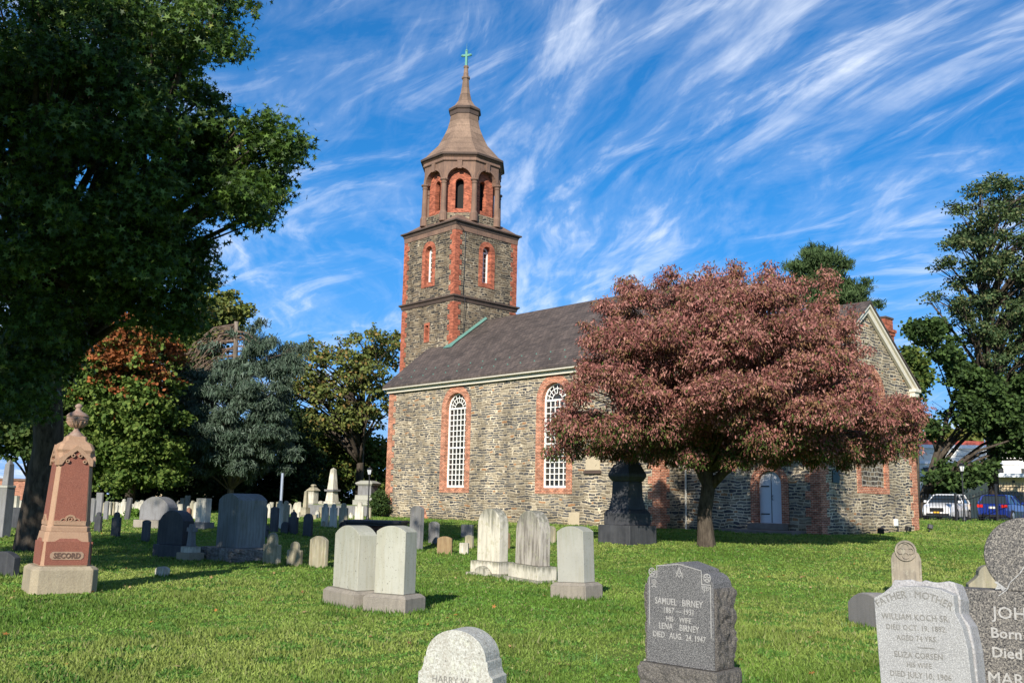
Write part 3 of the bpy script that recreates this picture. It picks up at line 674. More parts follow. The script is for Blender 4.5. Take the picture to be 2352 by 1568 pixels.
def crown(name, blobs, per, size, shape, colf, parent, mat, m=12, cs=.16, droop=.0, szv=.3, off=None, layer=.45, dens=None):
    """leaves grouped in small sprays, sprays grouped in clumps"""
    Cs = []; Os = []
    base = Vector(parent.location)
    R_ = np.mean([b[1] for b in blobs])
    for c, rx, ry, rz in blobs:
        k = max(3, int(per / m * (rx * rx) / (R_ * R_)))
        d = unit(RS.normal(size=(k, 3))); rr = (RS.rand(k, 1) ** .55)
        p = d * rr * np.array([rx, ry, rz]); p += RS.normal(size=(k, 3)) * .08 * rx
        Cs.append(p + np.array(c)); Os.append(d)
    C = np.concatenate(Cs); O = np.concatenate(Os); n = len(C)
    spd = unit(O + RS.normal(size=(n, 3)) * .6 + np.array([0, 0, .25 - droop]))
    L = np.repeat(C, m, 0); SD = np.repeat(spd, m, 0); OO = np.repeat(O, m, 0); N = len(L)
    g_ = RS.normal(size=(N, 3)) * cs; g_[:, 2] *= layer
    L = L + g_ + SD * RS.rand(N, 1) * cs * 1.5
    ad = unit(SD * .8 + RS.normal(size=(N, 3)) * .7 + np.array([0, 0, -droop * 2.2]))
    nr = unit(OO * .5 + np.array([0, 0, .9 - droop]) + RS.normal(size=(N, 3)) * .55)
    sz = size * (1 + szv * (RS.rand(N) * 2 - 1))
    V, k = leaves(L, sz, shape, ad, nr)
    sh = np.repeat(RS.rand(n), m)
    cols = colf(L, sh, RS.rand(N))
    return polymesh(name, V - np.array(base), k, mat, parent, cols)
def pal(cols, wts=None):
    P = np.array(cols); cw = np.cumsum(np.array(wts or [1.] * len(cols)) / sum(wts or [1.] * len(cols)))
    def f(L, sh, r):
        i = np.searchsorted(cw, np.clip(sh * .75 + r * .25, 0, .999)); return P[np.minimum(i, len(P) - 1)] * (.75 + .5 * r[:, None])
    return f
def limbs(name, trunk, blobs, mat, parent, r0=.1, share=1., twig=3, seed=0, start=.35, curve=.25):
    """trunk = [(x,y,z,r)..] world; limbs leave it towards the clumps"""
    r = random.Random(seed); mb = MB(); base = Vector(parent.location)
    P = [Vector(p[:3]) - base for p in trunk]; Rr = [p[3] for p in trunk]
    mb.tube(P, Rr, 10)
    for c, rx, ry, rz in blobs:
        if r.random() > share: continue
        c = Vector(c) - base
        # leave the trunk lower than the clump
        tgt = c.z - (c - P[-1]).length * .15 - Vector((c.x - P[0].x, c.y - P[0].y)).length * .55
        best = None
        for i in range(len(P) - 1):
            for s in (0, .33, .66):
                q = P[i].lerp(P[i + 1], s); rq = Rr[i] + (Rr[i + 1] - Rr[i]) * s
                if (i + s) / (len(P) - 1) < start: continue
                e = abs(q.z - tgt) + (q - c).length * .25
                if best is None or e < best[0]: best = (e, q, rq)
        if not best: continue
        q, rq = best[1], best[2]; ln = (c - q).length; ra = min(rq * .6, r0 * (.5 + ln * .12))
        mid = q.lerp(c, .5) + Vector((r.uniform(-1, 1), r.uniform(-1, 1), 1.2)) * ln * .1 * (curve / .25)
        mb.tube([q, q.lerp(mid, .5) + Vector((0, 0, ln * .02)), mid, c], [ra, ra * .8, ra * .55, ra * .18], 5)
        for _ in range(twig):
            e = c + Vector((r.gauss(0, 1), r.gauss(0, 1), r.gauss(0, .6) + .15)).normalized() * rx * .9
            mb.tube([mid.lerp(c, r.uniform(.1, .8)), mid.lerp(e, .6), e], [ra * .3, ra * .2, ra * .06], 4)
    return mb.build(name, mat, parent, smooth=True)
def px_path(pts):
    """[(x, y, dist, radius)] photo positions -> trunk nodes"""
    return [tuple(at(x, y, d)) + (r,) for x, y, d, r in pts]

def treeroot(name, base, label, group=None): return empty(name, base, 0, label, 'tree', group)

# 1 great sweetgum on the left
b0 = G(72, 1262); d1 = depth(b0)
T = treeroot('sweetgum_tree', b0, 'huge dark green tree with star-shaped leaves overhanging the left of the churchyard')
P1 = [(592, -60), (592, 20), (564, 93), (552, 201), (500, 195), (483, 258), (520, 300), (580, 262), (629, 256), (701, 300), (707, 363), (661, 400), (663, 483), (596, 524), (536, 546), (500, 530), (497, 500), (455, 480), (452, 528), (470, 548), (489, 582), (467, 640), (480, 691), (469, 760), (400, 792), (330, 740), (250, 745), (187, 711), (160, 808), (150, 926), (60, 1010), (-120, 1010), (-200, 600), (-200, -60)]
bl = blobs_in(P1, 20.5, 3.6, 125, 74, 3, fill=.35)
bl += [(at(x, y, d), r, r, r * .8) for x, y, d, r in ((500, 400, 19.5, .55), (545, 450, 19.5, .5), (595, 480, 19.5, .38), (630, 430, 19.5, .4), (485, 475, 20, .35), (560, 505, 19.5, .33), (470, 560, 20, .28), (470, 330, 20, .55), (530, 350, 20, .45), (620, 335, 19, .42), (590, 300, 19, .38), (650, 350, 19, .25), (500, 250, 20, .3), (430, 420, 20, .5), (520, 300, 19.6, .4), (440, 610, 20, .55), (425, 680, 20, .6), (430, 740, 21, .5), (350, 700, 20, .8), (250, 660, 20, .9), (150, 640, 23, 1.2), (60, 200, 24, 1.3), (20, 860, 22, 1.0), (110, 800, 22, .9))]
colS = pal([(.03, .06, .013), (.055, .105, .02), (.10, .165, .032), (.17, .20, .05)], [4, 4, 2, 1])
crown('crown', bl, 760, .14, 'star', colS, T, M_LEAF, m=9, cs=.13, droop=.25)
limbs('trunk', [tuple(b0 - Vector((0, 0, .4))) + (.52,), tuple(b0 + Vector((0, 0, .25))) + (.42,)] + px_path([(112, 1020, d1, .36), (105, 800, d1 - .4, .33), (60, 560, d1 - .8, .27), (50, 380, d1 - 1, .22), (80, 100, d1 - 1.5, .15), (110, -120, d1 - 1.5, .06)]), bl, M_BARK, T, .12, .55, 2, 1)

# 2 red-leaved dogwood by the church
b0 = G(1622, 1254); d2 = depth(b0)
T = treeroot('dogwood_tree', b0, 'broad round-crowned small tree with dusky pink-red leaves in front of the church')
P2 = [(1262, 1030), (1255, 985), (1290, 930), (1290, 890), (1330, 860), (1325, 800), (1345, 765), (1395, 735), (1380, 700), (1430, 690), (1420, 655), (1470, 650), (1530, 632), (1600, 648), (1640, 628), (1690, 618), (1760, 622), (1800, 645), (1840, 650), (1910, 635), (1905, 690), (1960, 720), (1975, 800), (2000, 850), (2010, 905), (2060, 905), (2122, 930), (2112, 965), (2110, 1015), (2040, 1030), (2010, 1062), (1950, 1060), (1900, 1075), (1840, 1050), (1790, 1090), (1720, 1060), (1660, 1095), (1600, 1050), (1560, 1085), (1500, 1050), (1440, 1062), (1380, 1040), (1330, 1065)]
bl = blobs_in(P2, d2, 5.0, 200, 52, 5, fill=.55, flat=.62, near=.35)
bl += [(at(x, y, d2 - .5), r * d2 / FPX, r * d2 / FPX, r * d2 / FPX * .6) for x, y, r in ((2050, 1015, 32), (2090, 1000, 24), (2000, 1035, 32), (2075, 975, 30), (1985, 1050, 30), (2040, 1045, 26), (2090, 1035, 20), (1940, 1062, 28))]
bl += [(at(x, y, d2 - 1), r * d2 / FPX, r * d2 / FPX, r * d2 / FPX) for x, y, r in ((1440, 660, 24), (1540, 640, 22), (1900, 648, 22), (1685, 620, 20), (1620, 640, 20), (1760, 632, 24), (1395, 705, 25), (1296, 985, 34), (2090, 950, 30), (1275, 1040, 22), (1820, 655, 25))]
bl += [(at(x, y, d2 + o), r * d2 / FPX, r * d2 / FPX, r * d2 / FPX * .5) for x, y, o, r in ((1490, 1045, -1.5, 30), (1585, 1052, -2.5, 34), (1700, 1058, -2.5, 36), (1790, 1050, -1.8, 30), (1870, 1052, -1, 34), (1960, 1038, 0, 34), (1400, 1040, -.5, 30), (1700, 1040, 2.5, 60), (1560, 1030, 2.5, 60), (1830, 1020, 3, 60), (1650, 1000, 4, 60))]
bl += [(at(x, y, d2 - 3.4 + o), r * d2 / FPX, r * d2 / FPX, r * d2 / FPX * .7) for x, y, o, r in ((1450, 790, .8, 48), (1530, 830, .2, 52), (1460, 880, .4, 50), (1560, 760, .4, 46), (1500, 930, 0, 50), (1630, 870, -.4, 50), (1700, 800, -.2, 50), (1800, 880, 0, 50), (1880, 820, .6, 48))]
r5 = random.Random(55)
bl += [(at(x + r5.uniform(-18, 18), y + r5.uniform(-16, 8), d2 + r5.uniform(-2, 2)), r * d2 / FPX, r * d2 / FPX, r * d2 / FPX * 1.2) for x, y in P2[5:30] for r in (r5.uniform(9, 20),)]
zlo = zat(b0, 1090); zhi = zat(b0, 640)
def colD(L, sh, r):
    n = len(L); P = np.array([(.23, .088, .076), (.31, .138, .118), (.145, .056, .05), (.36, .18, .145), (.21, .12, .062)])
    i = (sh * 5).astype(int).clip(0, 4); c = P[i] * (.8 + .45 * r[:, None])
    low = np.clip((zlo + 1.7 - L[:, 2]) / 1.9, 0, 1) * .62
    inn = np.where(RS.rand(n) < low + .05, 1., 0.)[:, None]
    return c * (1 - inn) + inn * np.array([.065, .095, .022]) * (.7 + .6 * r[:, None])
crown('crown', bl, 1700, .095, 'long', colD, T, M_LEAFD, m=12, cs=.10, droop=.5, layer=.5, szv=.5)
limbs('trunk', [tuple(b0 - Vector((0, 0, .3))) + (.40,), tuple(b0 + Vector((0, 0, .12))) + (.30,)] + px_path([(1618, 1180, d2, .22), (1628, 1110, d2, .22), (1615, 1040, d2, .16), (1625, 900, d2, .1), (1650, 750, d2, .04)]), bl, M_BARK, T, .055, .55, 3, 2, start=.55)
lb = MB(); bb = Vector(T.location)
for path in ([(1628, 1120, 0, .17), (1672, 1075, -.3, .13), (1730, 1035, -.6, .1), (1800, 990, -.8, .05)], [(1620, 1110, 0, .14), (1590, 1050, .3, .1), (1540, 1000, .5, .06), (1450, 950, .6, .03)], [(1630, 1110, 0, .13), (1700, 1060, .8, .1), (1850, 1010, 1.2, .05)]):
    lb.tube([at(x, y, d2 + o) - bb for x, y, o, r in path], [p[3] for p in path], 7)
lb.build('limb', M_BARK, T, smooth=True)

# 3 maple turning orange
b0 = at(300, 1160, 57); b0.z = H(b0.x, b0.y); T = treeroot('maple_tree', b0, 'green maple with orange-red turning top, left behind the red granite monument')
P3 = [(205, 700), (250, 690), (300, 705), (345, 700), (400, 760), (440, 790), (410, 850), (440, 930), (425, 1020), (430, 1110), (380, 1150), (300, 1130), (220, 1148), (150, 1120), (140, 1000), (150, 900), (160, 800)]
bl = blobs_in(P3, 57, 4.2, 95, 38, 8, fill=.55, near=.6)
zt_ = zat(at(300, 850, 57), 905)
def colM(L, sh, r):
    g_ = np.array([(.085, .14, .026), (.06, .105, .02), (.12, .165, .035)])[(r * 3).astype(int).clip(0, 2)]
    o_ = np.array([(.33, .11, .04), (.25, .09, .035), (.15, .11, .03)])[(sh * 3).astype(int).clip(0, 2)]
    pr = np.clip((L[:, 2] - zt_ + 2.2) / 6.0, 0, .72) * (L[:, 0] < -18.5)
    pt = np.sin(L[:, 0] * 2.3 + np.sin(L[:, 2] * 1.9) * 1.6) * np.sin(L[:, 2] * 2.1 + L[:, 1]) * .5 + .5
    k = (sh * .45 + pt * .55 < pr * 1.0)[:, None]
    return np.where(k, o_, g_) * (.75 + .5 * r[:, None])
crown('crown', bl, 620, .20, 'broad', colM, T, M_LEAFD, m=9, cs=.17, droop=.15)
limbs('trunk', [tuple(b0 - Vector((0, 0, .2))) + (.3,)] + px_path([(300, 1080, 57, .28), (300, 900, 57, .18), (310, 740, 57, .05)]), bl, M_BARK, T, .1, .6, 2, 3)

# 4 broken blue spruce with a dead top
b0 = at(530, 1165, 61); b0.z = H(b0.x, b0.y); T = treeroot('blue_spruce_tree', b0, 'blue-grey spruce with a snapped top and bare brown drooping branches')
P4 = [(555, 752), (590, 742), (612, 748), (650, 775), (685, 800), (692, 850), (668, 900), (672, 990), (690, 1050), (660, 1090), (620, 1075), (575, 1110), (500, 1090), (440, 1100), (410, 1060), (420, 990), (392, 915), (405, 860), (450, 845), (520, 835), (560, 800)]
bl = blobs_in(P4, 61, 4.0, 120, 27, 12, fill=.6, flat=.5, near=.6)
bl += [(at(x, y, 61 + o), r * 1.3, r * 1.3, r * .8) for x, y, o, r in ((395, 870, -1, .35), (480, 800, -.5, .4), (535, 760, 0, .3), (512, 838, -1, .5), (600, 745, 0, .3), (700, 800, .5, .35))]
crown('crown', bl, 640, .25, 'needle', pal([(.065, .10, .065), (.095, .13, .095), (.04, .065, .04), (.13, .165, .13)], [3, 3, 3, 1]), T, M_NEEDLE, m=15, cs=.14, droop=.5, layer=.6)
tk = px_path([(530, 1100, 61, .19), (538, 900, 61, .17), (541, 800, 61, .15), (543, 738, 61, .13)])
limbs('trunk', [tuple(b0 - Vector((0, 0, .2))) + (.25,)] + tk, bl, M_BARKL, T, .05, .7, 2, 4, start=.1)
db = MB(); r_ = random.Random(4); bb = Vector(T.location)
for i in range(44):
    y0 = r_.uniform(745, 860); st = at(541, y0, 61); k_ = r_.uniform(.5, 1); x1 = 541 - k_ * r_.uniform(90, 170) if i % 4 else 541 + k_ * r_.uniform(30, 120)
    y1 = y0 + r_.uniform(20, 110) * k_; o = r_.uniform(-1.6, 1.6)
    p = [st, at(541 + (x1 - 541) * .4, y0 + (y1 - y0) * .15 - 4, 61 + o * .4), at(541 + (x1 - 541) * .8, y0 + (y1 - y0) * .6, 61 + o * .8), at(x1, y1 + 8, 61 + o)]
    db.tube([q - bb for q in p], [.065, .05, .032, .012], 4)
    for _ in range(5):
        q = p[1].lerp(p[3], r_.random()); db.tube([q - bb, q + Vector((r_.uniform(-.3, .3), r_.uniform(-.3, .3), r_.uniform(-.7, -.15))) - bb], [.022, .008], 3)
db.build('dead_branch', bark('dead_wood', (.10, .065, .045), (.24, .18, .14), 6), T)

# 5.. background trees
def bgtree(name, label, xb, yb, d, P, rpx, n, per, size, shape, colf, dr, bark_, group=None, seed=1, trunk_r=.25, xt=None, yt=None, near=.5, share=.6, m=9, cs=None, flat=.75, mat=None, droop=.15, fill=.5, twig=2):
    b0 = at(xb, yb, d); b0.z = H(b0.x, b0.y)
    T = treeroot(name, b0, label, group); bl = blobs_in(P, d, dr, n, rpx, seed, fill=fill, near=near, flat=flat)
    crown('crown', bl, per, size, shape, colf, T, mat or M_LEAFD, m=m, cs=cs or size * .9, droop=droop)
    xt = xt or sum(p[0] for p in P) / len(P); yt = yt or min(p[1] for p in P) + 30
    limbs('trunk', [tuple(b0 - Vector((0, 0, .2))) + (trunk_r,)] + px_path([(xb + (xt - xb) * k, yb + (yt - yb) * k, d, trunk_r * (1 - k * .85)) for k in (.3, .6, 1)]), bl, bark_, T, trunk_r * .35, share, twig, seed, start=.2)
    return T
G1 = pal([(.075, .12, .025), (.05, .085, .02), (.11, .14, .03), (.035, .06, .018)])
GY = pal([(.17, .19, .045), (.11, .14, .035), (.20, .18, .05), (.08, .10, .035)], [3, 3, 1, 2])
GD = pal([(.022, .042, .014), (.034, .058, .018), (.015, .028, .012)])
GA = pal([(.15, .17, .045), (.11, .14, .04), (.22, .15, .05), (.08, .10, .03)], [4, 3, 1, 2])
bgtree('oak_tree', 'yellow-green tree top rising behind the broken spruce', 500, 1165, 76, [(400, 700), (430, 655), (480, 640), (515, 662), (552, 680), (575, 715), (565, 760), (520, 790), (470, 900), (380, 900), (360, 760)], 30, 40, 560, .26, 'broad', GY, 3, M_BARK, seed=21)
bgtree('ash_tree', 'airy olive-green tree between the spruce and the church tower', 822, 1190, 78, [(655, 850), (665, 790), (710, 765), (745, 790), (790, 772), (850, 752), (890, 760), (925, 755), (925, 880), (905, 960), (880, 985), (800, 990), (740, 1000), (690, 960), (650, 900)], 22, 92, 135, .24, 'broad', GA, 4, M_BARK, seed=22, xt=840, trunk_r=.4, share=1, fill=.2, twig=3)
bgtree('ash_tree', 'dense lower green tree right behind the lamp post and pale obelisk', 760, 1190, 84, [(640, 960), (700, 940), (800, 960), (895, 990), (900, 1170), (640, 1170)], 34, 60, 600, .28, 'broad', pal([(.08, .13, .025), (.13, .16, .035), (.18, .14, .04), (.045, .07, .02)], [3, 3, 1, 2]), 3, M_BARK, seed=23)
bgtree('hemlock_tree', 'dark evergreen filling the shade between the spruce and the pale tomb', 640, 1190, 73, [(560, 1000), (610, 930), (680, 900), (710, 960), (740, 1050), (740, 1165), (560, 1165)], 30, 50, 460, .26, 'quad', GD, 3, M_BARK, seed=24)
bgtree('hemlock_tree', 'dark evergreen behind the spruce trunk and broad double headstone', 440, 1190, 70, [(370, 980), (470, 940), (560, 980), (580, 1165), (360, 1165)], 32, 50, 460, .26, 'quad', GD, 3, M_BARK, seed=25)
bgtree('linden_tree', 'deep green tree at the far left behind the leaning trunk', 60, 1190, 60, [(-60, 760), (60, 740), (170, 780), (205, 900), (215, 1120), (130, 1075), (60, 1050), (-60, 1060)], 46, 70, 520, .24, 'broad', pal([(.03, .055, .015), (.045, .08, .02), (.07, .10, .025)]), 3.5, M_BARK, seed=26)
bgtree('linden_tree', 'green tree filling the gap behind the orange maple', 230, 1190, 72, [(100, 800), (250, 720), (420, 740), (470, 860), (470, 1165), (330, 1168), (210, 1165), (140, 1080)], 40, 60, 520, .3, 'broad', GD, 3, M_BARK, seed=27)
bgtree('pine_tree', 'dark pine with upswept tufted branches behind the church roof', 1900, 1190, 64, [(1800, 610), (1838, 590), (1840, 565), (1890, 556), (1950, 600), (1958, 612), (1935, 628), (1960, 650), (2005, 632), (2008, 655), (1990, 680), (2030, 690), (2022, 715), (1985, 722), (1960, 760), (1850, 760), (1815, 700), (1830, 660), (1800, 640)], 20, 75, 420, .26, 'needle', pal([(.05, .085, .03), (.07, .11, .04), (.035, .06, .022)]), 2.5, M_BARK, seed=28, m=14, cs=.16, mat=M_NEEDLE, droop=-.3, fill=.3)
bgtree('acacia_tree', 'tall feathery blue-green tree at the right edge beyond the church', 2285, 1190, 68, [(2480, 400), (2352, 405), (2320, 392), (2270, 396), (2235, 395), (2200, 445), (2165, 480), (2205, 505), (2150, 565), (2140, 625), (2180, 640), (2120, 690), (2180, 720), (2200, 800), (2260, 850), (2230, 905), (2330, 930), (2480, 900)], 25, 175, 300, .20, 'quad', pal([(.065, .10, .04), (.09, .13, .05), (.04, .07, .03), (.13, .14, .06)]), 5, M_BARK, seed=29, m=10, cs=.22, flat=.38, trunk_r=.4, fill=.2, share=1, twig=3)
bgtree('maple_tree', 'dark leafy tree rising behind the parked cars right of the church', 2104, 1200, 66, [(2480, 870), (2352, 850), (2240, 850), (2200, 800), (2180, 740), (2130, 720), (2090, 735), (2085, 770), (2130, 800), (2160, 870), (2200, 900), (2150, 960), (2110, 960), (2108, 1010), (2140, 1010), (2165, 1000), (2180, 960), (2230, 985), (2280, 1000), (2290, 1050), (2230, 1065), (2150, 1060), (2125, 1085), (2130, 1130), (2190, 1132), (2240, 1120), (2270, 1090), (2320, 1045), (2352, 1065), (2480, 1060)], 26, 135, 360, .24, 'broad', pal([(.03, .055, .018), (.045, .08, .022), (.065, .11, .03)]), 4, M_BARK, seed=30, xt=2200, yt=880, trunk_r=.36, share=.12, twig=1)
bgtree('young_tree', 'small tree with a bare leader just past the east gable', 2107, 1190, 56, [(2062, 810), (2090, 790), (2130, 830), (2135, 870), (2112, 905), (2110, 960), (2120, 1010), (2095, 1010), (2070, 880)], 15, 34, 170, .2, 'broad', G1, 1.6, M_BARK, seed=31, xt=2107, yt=800, trunk_r=.16, fill=.1)
bgtree('round_shrub', 'small clipped dark evergreen shrub against the left church corner', 872, 1184, 57, [(862, 1130), (885, 1125), (888, 1182), (856, 1180), (856, 1150)], 14, 22, 240, .12, 'quad', pal([(.03, .06, .018), (.05, .08, .02)]), .7, M_BARK, seed=32, trunk_r=.04)['category'] = 'shrub'
for i, (x, y, r) in enumerate(((2170, 1010, 26), (2235, 1000, 30), (2290, 1010, 30))):
    bgtree('far_tree', ['leftmost', 'middle', 'rightmost'][i] + ' olive treetop of three showing above the cream building roof', x, 1150, 105, [(x - r, y - 8), (x, y - 20), (x + r, y - 5), (x + r, y + 90), (x - r, y + 90)], 16, 14, 240, .5, 'broad', GY, 1.5, M_BARK, 'far treetops over the roofs', seed=40 + i, share=.3)

# off to the left, out of frame: the neighbouring tree whose shade covers the left half of the graves
T = treeroot('maple_tree', (-14.0, 10.5, .0), 'tall shade tree standing just outside the left edge of the view')
bl = []
for i in range(52):
    d = unit(RS.normal(size=(1, 3)))[0] * (RS.rand() ** .4); bl.append((Vector((-12.2 + d[0] * 5.0, 10.6 + d[1] * 3.4, 10.3 + d[2] * 4.3)), 1.35, 1.35, 1.0))
bl += [(Vector(p), .8, .8, .6) for p in ((-8.0, 10.4, 7.1), (-8.9, 9.4, 7.0), (-9.8, 9.8, 6.7), (-8.4, 11.4, 7.1), (-10.6, 10, 6.4), (-9.6, 11.4, 6.8), (-11.5, 9.4, 6.3), (-8.4, 10.8, 8.0))]
def offleft(c, r):
    q = Vector(c) - CAMP; dd = q.dot(F); return CX + FPX * (q.dot(RR) + r * 1.5) / dd < -10
def clears(c, r):
    for tx_, ty_, tz_ in ((-6.4, 14.2, 2.7), (-6.4, 14.2, 1.5), (-6.0, 14.0, .6), (-4.7, 19, .4), (-4.2, 19, .4), (-3.8, 18.7, .4)):
        dv = Vector(c) - Vector((tx_, ty_, tz_)); pr_ = dv.dot(-tr0)
        if pr_ > 0 and (dv + tr0 * pr_).length < r * 1.25: return False
    return True
tr0 = Vector((math.sin(rad(SUN_AZ)) * math.cos(rad(SUN_EL)), math.cos(rad(SUN_AZ)) * math.cos(rad(SUN_EL)), -math.sin(rad(SUN_EL))))
bl = [b for b in bl if offleft(b[0], b[1]) and clears(b[0], b[1])]
crown('crown', bl, 420, .22, 'broad', pal([(.04, .075, .02), (.06, .10, .025)]), T, M_LEAF, m=9, cs=.2)
limbs('trunk', [(-14, 10.5, -.3, .4), (-13.8, 10.4, 4, .3), (-13, 10.3, 9, .2), (-12.5, 10.3, 11.5, .08)], bl, M_BARK, T, .12, .5, 1, 9)

# ------------------------------------------------------------------ gravestones
MG_PALE = stone('pale_granite', (.36, .355, .31), (.30, .30, .265), 2.5, (140, (.42, .42, .38), (.2, .2, .18), .35), streak=.3, streakc=(.26, .24, .17), pit=.6, bump=.25, top=.4, topc=(.22, .23, .17))
MG_PAIR = stone('sawn_grey_stone', (.40, .395, .33), (.33, .335, .285), 1.8, (120, (.45, .44, .38), (.24, .23, .2), .25), streak=.35, streakc=(.26, .24, .16), pit=.85, bump=.25, top=.4, topc=(.24, .25, .19))
MG_PED = stone('rough_pedestal_stone', (.30, .265, .215), (.20, .18, .15), 2.2, (90, (.36, .33, .28), (.12, .11, .1), .3), streak=.3, bump=.6)
MG_MARB = stone('weathered_marble', (.60, .565, .46), (.50, .47, .39), 1.5, None, .35, (.20, .18, .14), .5, (.32, .30, .18), .35, top=.85)
MG_MARBD = stone('streaked_marble', (.46, .43, .37), (.34, .31, .27), 1.7, None, .8, (.13, .115, .095), .5, (.36, .36, .24), .4, top=.8)
MG_WHITE = stone('white_marble', (.62, .59, .50), (.50, .47, .38), 2.0, None, .5, (.22, .19, .14), bump=.2, top=.5)
MG_TAN = stone('buff_marble', (.42, .375, .27), (.28, .255, .185), 2.4, None, .6, (.20, .16, .09), .6, (.26, .26, .15), .4, top=.6)
MG_BROWN = stone('brown_sandstone', (.25, .165, .085), (.17, .12, .07), 3, None, .5, (.33, .25, .14), bump=.4)
MG_RED = stone('reddish_sandstone', (.26, .12, .075), (.2, .10, .065), 3, None, .3, bump=.3)
MG_GREY = stone('grey_granite', (.22, .22, .225), (.16, .16, .165), 2.5, (130, (.3, .3, .3), (.09, .09, .095), .4), streak=.35, bump=.25, top=.4)
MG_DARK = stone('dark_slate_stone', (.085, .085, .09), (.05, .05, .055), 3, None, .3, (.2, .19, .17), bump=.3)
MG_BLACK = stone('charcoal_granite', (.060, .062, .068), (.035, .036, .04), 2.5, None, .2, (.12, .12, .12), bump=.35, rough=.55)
MG_SPK = stone('speckled_granite', (.115, .115, .118), (.085, .085, .088), 4, (110, (.24, .235, .225), (.03, .03, .032), .9), bump=.3)
MG_SPK2 = stone('coarse_speckled_granite', (.13, .12, .11), (.09, .088, .085), 5, (75, (.25, .23, .20), (.025, .025, .027), .95), bump=.3)
MG_SPKR = stone('rock_faced_granite', (.12, .11, .10), (.055, .05, .048), 5, (90, (.22, .2, .17), (.03, .03, .03), .6), bump=1.)
MG_LITE = stone('light_speckled_granite', (.33, .33, .325), (.27, .27, .265), 5, (120, (.43, .43, .42), (.18, .18, .18), .8), bump=.3)
MG_LICH = stone('lichened_limestone', (.42, .42, .37), (.33, .335, .30), 3, (70, (.5, .5, .46), (.24, .22, .18), .7), .3, (.28, .25, .2), .35, (.5, .52, .40), .5, pit=.5)
MG_REDG = stone('red_granite', (.235, .085, .055), (.185, .07, .048), 4, (70, (.30, .13, .09), (.12, .045, .035), .5), bump=.5, bscale=40)
MG_REDB = stone('dressed_red_granite', (.36, .225, .145), (.29, .18, .115), 3, (70, (.40, .28, .19), (.22, .13, .09), .4), bump=.2)
MG_SBASE = stone('buff_base_stone', (.36, .30, .20), (.27, .23, .165), 1.8, (60, (.4, .35, .26), (.17, .15, .12), .35), .3, (.2, .16, .11), bump=.8, bscale=30)
M_CARVE = stone('carved_letter', (.38, .37, .35), (.27, .265, .26), 38, (90, (.44, .43, .40), (.14, .14, .14), .35), bump=.3)
M_CUT = stone('cut_letter_shadow', (.16, .155, .14), (.235, .23, .215), 30, bump=.3)
M_LETT = stone('raised_letter', (.33, .23, .16), (.26, .17, .12), 8, bump=.1)

def prof(kind, w, h):
    a = w / 2
    if kind == 'square': return [(-a, 0), (a, 0), (a, h), (-a, h)]
    if kind == 'arc':
        r = w * .16; n = 10; R = (a * a + r * r) / (2 * r); th = math.asin(a / R)
        return [(-a, 0), (a, 0)] + [(R * math.sin(th * (1 - 2 * i / n)), h - R + R * math.cos(th * (1 - 2 * i / n))) for i in range(n + 1)]
    if kind == 'high':
        r = w * .30; n = 12; R = (a * a + r * r) / (2 * r); th = math.asin(min(1, a / R))
        return [(-a, 0), (a, 0)] + [(R * math.sin(th * (1 - 2 * i / n)), h - R + R * math.cos(th * (1 - 2 * i / n))) for i in range(n + 1)]
    if kind == 'round':
        n = 14; return [(-a, 0), (a, 0)] + [(a * math.cos(math.pi * i / n), h - a + a * math.sin(math.pi * i / n)) for i in range(n + 1)]
    if kind == 'gothic':
        return [(-a, 0), (a, 0), (a, h - a * 1.1), (a * .85, h - a * .7), (a * .5, h - a * .28), (0, h), (-a * .5, h - a * .28), (-a * .85, h - a * .7), (-a, h - a * 1.1)]
    if kind == 'point': return [(-a, 0), (a, 0), (a, h - a * .5), (0, h), (-a, h - a * .5)]
    if kind == 'ears':           # tall central arch between two small shoulders
        c = a * .56; hs = h - a * .95; n = 10
        R = [(a, 0), (a, hs - a * .06), (a * .93, hs + a * .06), (a * .80, hs + a * .04), (a * .70, hs - a * .02), (c, hs + a * .12)]
        mid = [(c * math.cos(math.pi * i / n), hs + a * .39 + c * math.sin(math.pi * i / n)) for i in range(n + 1)]
        return R + mid + [(-x, z) for x, z in R[::-1]]
    if kind == 'cross':
        t = a * .3; return [(-t, 0), (t, 0), (t, h * .62), (a, h * .62), (a, h * .78), (t, h * .78), (t, h), (-t, h), (-t, h * .78), (-a, h * .78), (-a, h * .62), (-t, h * .62)]
def front(FL, FR, h=0.):
    """two lower front corners seen in the photo -> centre of front edge, width, yaw, ground height"""
    a, b = G(*FL, h), G(*FR, h); c = (a + b) / 2; d = b - a
    return c, math.hypot(d.x, d.y), math.atan2(d.y, d.x)
FOOT = []
